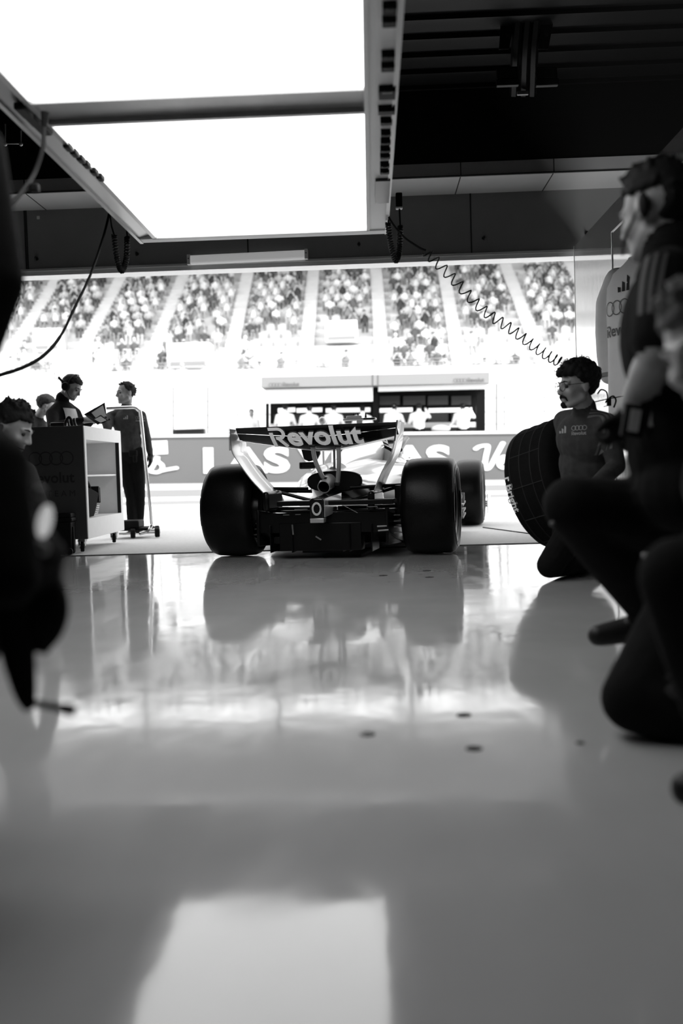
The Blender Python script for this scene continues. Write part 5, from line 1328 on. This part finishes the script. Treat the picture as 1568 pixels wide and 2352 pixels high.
# crew in the stand
def crew(px, py, Yc, label, lean=0., hand=None, group=None):
    q = lambda x, y, d=0: P(px + x, py + y, Yc + d)
    J = dict(pelvis=q(0, 56), neck=q(lean * 6, 13, .05), head=q(lean * 9, 2, .10), sh_l=q(-16 + lean * 6, 20, .05), sh_r=q(16 + lean * 6, 20, .05), el_l=q(-22 + lean * 8, 38, .12), wr_l=q(-12 + lean * 14, 40, .42), el_r=q(22 + lean * 8, 38, .12), wr_r=q(12 + lean * 14, 40, .42),
             hip_l=q(-8, 58), hip_r=q(8, 58), kn_l=q(-10, 60, .42), kn_r=q(10, 60, .42), an_l=q(-10, 98, .36), an_r=q(10, 98, .36), toe_l=q(-10, 103, .46), toe_r=q(10, 103, .46))
    if hand: J['el_r'] = q(24, 24, .05); J['wr_r'] = q(14, 4, .12)
    figure(label, J, (lean * .4, 1, -.1), mats=dict(top=M_crew, bot=M_trouser, skin=M_skin, hand=M_skin), hair='crop', hair_m=M_hair2, voxel=.024, detail=False, thick=1.1, seed=int(px))
for px, py, l, ln, h in ((651, 936, 'white shirted crew member sitting first from the left end of the pit stand', .5, None), (708, 939, 'white shirted crew member sitting second from the left in the pit stand', .3, None), (764, 937, 'white shirted crew member sitting third from the left in the pit stand', .3, None), (834, 940, 'white shirted crew member partly hidden beside the centre post of the pit stand', -.2, None),
                     (898, 935, 'white shirted crew member leaning right just past the centre post of the stand', .9, None), (962, 934, 'white shirted crew member with a raised hand at the head in the stand', .0, 1), (1064, 934, 'white shirted crew member nearest the right end post of the stand', -.2, 1)):
    crew(px, py, 27.2, l, ln, h)
# marshal outside the stand on the left
q = lambda x, y, d=0: P(577 + x, 946 + y, 28.4 + d)
figure('pale clad person with dark cap standing left of the pit stand', dict(pelvis=q(0, 72), neck=q(0, 15), head=q(0, 3), sh_l=q(-14, 20), sh_r=q(14, 20), el_l=q(-18, 45), wr_l=q(-16, 68), el_r=q(18, 45), wr_r=q(16, 68), hip_l=q(-7, 72), hip_r=q(7, 72), kn_l=q(-7, 105), kn_r=q(7, 105), an_l=q(-7, 138), an_r=q(7, 138), toe_l=q(-7, 142, -.15), toe_r=q(7, 142, -.15)), (.1, -1, 0), mats=dict(top=M_crew, bot=M_crew, skin=M_skin, hand=M_skin), hair='crop', hair_m=M_hair, voxel=.024, detail=False)
# debris fence between pit wall and track
FY = 31.0
t = thing('debris_fence', 'pale wire debris fence on posts behind the pit wall', 'fence', P(700, 1060, FY)); b = V(t.location)
M_fence = mat('pale_fence_metal', .22, .6)
for px in (-60, 84, 216, 355, 398, 477, 545, 1140, 1158, 1250, 1400, 1560):
    mb = MB(); p0 = P(px, 1060, FY); p1 = P(px, 893 - .012 * (px - 300), FY); mb.tube([p0, p1], .035 if px in (398, 477, 1140) else .022, 6); mb.build('post', M_fence, t, True, b)
for py in (893, 925, 957, 985):
    mb = MB(); mb.tube([P(-300, py + 6, FY), P(1900, py - 20, FY)], .013, 5); mb.build('rail', M_fence, t, True, b)
mb = MB()
for k in range(150):
    px = -300 + k * 14; mb.tube([P(px, 1010, FY + .03), P(px, 894 - .012 * (px - 300), FY + .03)], .0035, 3)
o = mb.build('wire_mesh', M_fence, t, True, b)

# ================================================================== GRANDSTAND
NR = 15; Y0 = 45.5; Z0 = 4.62; TR = .80; RI = .50
def row_y(i): return Y0 + i * TR
def row_z(i, x): return Z0 + i * RI - .016 * (x + 2)
t = thing('grandstand', 'huge pale grandstand across the track with stairs between the seat blocks', 'grandstand', (-3, Y0, 0)); b = V(t.location)
XL, XR = -32, 20
mb = MB()
for i in range(NR + 2):
    y = row_y(i)
    q0 = [V((XL, y - .2, 0)), V((XR, y - .2, 0)), V((XR, y - .2, row_z(i, XR))), V((XL, y - .2, row_z(i, XL)))]
    mb.hexa(q0, [v + V((0, TR, 0)) for v in q0])
mb.build('terrace', M_conc, t, False, b)
mb = MB(); q0 = [V((XL, Y0 - .72, 0)), V((XR, Y0 - .72, 0)), V((XR, Y0 - .72, row_z(0, XR) + .55)), V((XL, Y0 - .72, row_z(0, XL) + .55))]; mb.hexa(q0, [v + V((0, .15, 0)) for v in q0]); mb.build('parapet', M_conc, t, False, b)
mb = MB()
for k in range(3): mb.tube([V((XL, Y0 - .67, row_z(0, XL) + .62 + .14 * k)), V((XR, Y0 - .67, row_z(0, XR) + .62 + .14 * k))], .02, 5)
for k in range(60): x = XL + k * .88; mb.tube([V((x, Y0 - .67, row_z(0, x) + .5)), V((x, Y0 - .67, row_z(0, x) + .95))], .018, 5)
mb.build('railing', M_print_g, t, True, b)
mb = MB(); mb.hexa([V((XL, 45.5, 15.0)), V((XR, 45.5, 14.4)), V((XR, 45.5, 14.8)), V((XL, 45.5, 15.4))], [V((XL, 62, 15.2)), V((XR, 62, 14.7)), V((XR, 62, 15.0)), V((XL, 62, 15.6))]); mb.build('stand_roof', M_header, t, False, b)
for x in range(-30, 20, 8):
    mb = MB(); mb.tube([V((x, 59, 11)), V((x, 59, 14.8))], .12, 10); mb.build('roof_column', M_fence, t, True, b)
AIS = [((8, 836), (105, 680)), ((168, 836), (257, 672)), ((337, 836), (410, 655)), ((522, 836), (564, 642)), ((698, 846), (716, 652)), ((879, 846), (866, 652)), ((1060, 846), (1024, 642)), ((1239, 790), (1182, 647)), ((1450, 830), (1345, 650)), ((-150, 840), (-20, 690))]
def hit_terrace(px, py):
    r = ray(px, py)
    # plane through row fronts: z = Z0 + .45 + (y-Y0)*RI/TR
    k = RI / TR; tt = (Z0 + .5 - Y0 * k - H) / (r.z - k * r.y); return r * tt + V((0, 0, H))
AL = []
for lo, hi in AIS:
    p, q_ = hit_terrace(*lo), hit_terrace(*hi); AL.append((p.x, p.y, (q_.x - p.x) / (q_.y - p.y)))
def aisle_gap(x, y): return min(abs(x - (ax_ + (y - ay) * sl)) for ax_, ay, sl in AL)
for ax_, ay, sl in AL:
    mb = MB()
    for i in range(NR * 2):
        y = Y0 - .1 + i * TR / 2; x = ax_ + (y - ay) * sl; z = Z0 + i * RI / 2 + .02 - .016 * (x + 2); mb.box((x, y, z), (.66, TR / 2, RI / 2 + .05))
    mb.build('stair_flight', M_conc, t, False, b)
# entrances with white walls
HOLES = []
for px, py, w, h in ((120, 790, 60, 50), (440, 825, 95, 55), (785, 770, 72, 46), (600, 905, 1, 1)):
    if w < 5: continue
    p = hit_terrace(px, py); w_ = w * p.y / F; h_ = h * p.y / F; HOLES.append((p.x, p.y, w_ / 2 + .36, h_ * 1.0))
    mb = MB(); mb.box(p + V((0, -.2, .1)), (w_, 1.4, h_)); mb.slot = 1; mb.box(p + V((0, -.91, -h_ * .25)), (w_ * .85, .02, h_ * .18)); mb.build('entrance_wall', [M_conc, M_print_g], t, False, b)
# seats: rows of small pale seat backs
rs = random.Random(21); mb = MB(); spots = []
for i in range(NR):
    y = row_y(i); half = 17 if True else 0
    x = -.36 * y
    while x < .31 * y:
        if aisle_gap(x, y) > .61 and not any(abs(x - hx) < hw_ and -1.05 < y - hy < hd + .2 for hx, hy, hw_, hd in HOLES):
            z = row_z(i, x); mb.box((x, y + .37, z + .20), (.43, .04, .38)); spots.append((i, x, y, z))
        x += .60
so = mb.build('seats', mat('pale_plastic_seat', .75, .5), t, False, b); so['kind'] = 'stuff'
# spectators
def spectator_mesh(k):
    rnd = random.Random(100 + k); mb = MB(); lean = rnd.uniform(-.06, .06); arms = rnd.choice((0, 1, 2)); br = rnd.uniform(.85, 1.0)
    def rg(x, y, z, a, c, n=8): return [V((x + a * math.cos(2 * PI * j / n), y + c * math.sin(2 * PI * j / n), z)) for j in range(n)]
    mb.slot = 0
    mb.loft([rg(0, .05, 0, .17 * br, .13), rg(0, .04, .18, .17 * br, .12), rg(lean * .6, .02, .40, .20 * br, .12), rg(lean, .01, .50, .15 * br, .09), rg(lean, 0, .56, .06, .06)])
    mb.slot = 3
    for s in (-1, 1):
        mb.tube([V((s * .09, .02, .06)), V((s * .10, -.30, .10)), V((s * .10, -.33, -.34))], [.085, .07, .055], 6)
    for s in (-1, 1):
        mb.slot = 0; sh_ = V((s * .20 * br + lean, .0, .46))
        if arms == 0: e_, w_ = V((s * .21, -.08, .24)), V((s * .12, -.30, .20))
        elif arms == 1: e_, w_ = V((s * .22, -.16, .36)), V((s * .08, -.16, .62))
        else: e_, w_ = (V((s * .21, -.02, .22)), V((s * .16, -.26, .14))) if s < 0 else (V((.22, -.14, .40)), V((.12, -.18, .66)))
        mb.tube([sh_, e_], [.055, .048], 6); mb.slot = 1; mb.tube([e_, w_], [.042, .04], 6)
    mb.slot = 1; mb.ball(V((lean, -.02, .68)), (.082, .10, .115), 10, 8); mb.slot = 2
    if k % 3 == 0: mb.ball(V((lean, -.0, .735)), (.092, .105, .075), 10, 6); mb.loft([rg(lean, -.10, .725, .075, .07, 8), rg(lean, -.10, .735, .075, .07, 8)])
    else: mb.ball(V((lean, .015, .715)), (.090, .10, .095), 10, 6)
    return mb
rnd = random.Random(5)
shades = [.06, .09, .14, .3, .6, .8, .9, .9, .9, .9, .9, .10]
protos = []
for k in range(12):
    mb = spectator_mesh(k); hairc = (.06, .10, .8, .05, .6, .08)[k % 6]
    o = mb.build('spectator', [mat('spectator_cloth_%d' % k, shades[k], .8), mat('spectator_skin', .5, .7), mat('spectator_cap_%d' % (k % 6), hairc, .8), mat('spectator_leg_%d' % (k % 4), (.12, .3, .6, .2)[k % 4], .8)], None, True)
    protos.append(o)
seated = []
for i, x, y, z in spots:
    occ = .95 if i > 8 else (.80 if i > 5 else .50)
    if i <= 6:
        blk = math.sin(x * .55 + i * .2) + .5 * math.sin(x * 1.7)
        occ += .30 * blk
        if -5 < x < 0 and 1 < i < 7: occ -= .35
    if x < -9: occ += .25
    if rnd.random() < occ: seated.append((i, x, y, z))
ones = seated[:300]; rest = seated[300:]
for o in protos: COL.objects.unlink(o)
cnt = 0
for i, x, y, z in ones:
    src = protos[rnd.randrange(12)]; o = src.copy(); COL.objects.link(o); o.location = (x, y + rnd.uniform(-.0, .04), z + .17); o.rotation_euler = (0, 0, rnd.uniform(-.06, .06)); o.scale = (1, 1, rnd.uniform(.95, 1.1))
    tag(o, 'spectator sitting in the lower rows of the grandstand across the track', 'spectator', 'spectators in the lower grandstand rows')
mb = MB(); mats = []; slots = {}
VS, FS, MS = [], [], []
for i, x, y, z in rest:
    src = protos[rnd.choice((0, 1, 2, 3, 4, 5, 6, 7, 8, 10, 11, 0, 1))].data; M_ = Matrix.Translation((x, y + .02, z + .17 + (.0 if rnd.random() < .85 else .32))) @ Matrix.Rotation(rnd.uniform(-.12, .12), 4, 'Z')
    o_ = len(VS); VS += [M_ @ v.co for v in src.vertices]
    for p in src.polygons:
        mm_ = src.materials[p.material_index]
        if mm_.name not in slots: slots[mm_.name] = len(mats); mats.append(mm_)
        FS.append(tuple(v + o_ for v in p.vertices)); MS.append(slots[mm_.name])
me = bpy.data.meshes.new('crowd'); me.from_pydata(VS, [], FS)
for m in mats: me.materials.append(m)
me.polygons.foreach_set('material_index', MS); me.polygons.foreach_set('use_smooth', [True] * len(FS)); me.update()
o = bpy.data.objects.new('crowd', me); COL.objects.link(o); tag(o, 'dense crowd filling the upper rows of the grandstand', 'crowd', None, 'stuff')
for o in protos: bpy.data.objects.remove(o)

# ================================================================== LIGHT
w = bpy.data.worlds.new('sky'); scn.world = w; w.use_nodes = True
nt = w.node_tree; bg = nt.nodes['Background']
tc = nt.nodes.new('ShaderNodeTexCoord'); sp = nt.nodes.new('ShaderNodeSeparateXYZ'); rp = nt.nodes.new('ShaderNodeMapRange')
nt.links.new(tc.outputs['Generated'], sp.inputs[0]); nt.links.new(sp.outputs['Z'], rp.inputs['Value'])
rp.inputs['From Min'].default_value = 0; rp.inputs['From Max'].default_value = .8; rp.inputs['To Min'].default_value = 3.2; rp.inputs['To Max'].default_value = 2.4
nt.links.new(rp.outputs[0], bg.inputs['Strength']); bg.inputs['Color'].default_value = (1, 1, 1, 1)
sl_ = bpy.data.lights.new('sun', 'SUN'); sl_.energy = 8.0; sl_.angle = math.radians(1.0)
so_ = bpy.data.objects.new('sun', sl_); COL.objects.link(so_)
d_ = V((.90, -.40, .95))     # towards the sun
so_.rotation_euler = d_.to_track_quat('Z', 'Y').to_euler()
scn.view_settings.view_transform = 'Standard'
scn.view_settings.look = 'None'
scn.view_settings.exposure = 0.0
scn.cycles.max_bounces = 6
scn.cycles.diffuse_bounces = 3
scn.cycles.glossy_bounces = 4
scn.cycles.transmission_bounces = 4
scn.cycles.caustics_reflective = False
scn.cycles.caustics_refractive = False
scn.cycles.use_denoising = True
scn.cycles.sample_clamp_indirect = 6
scn.cycles.use_adaptive_sampling = True
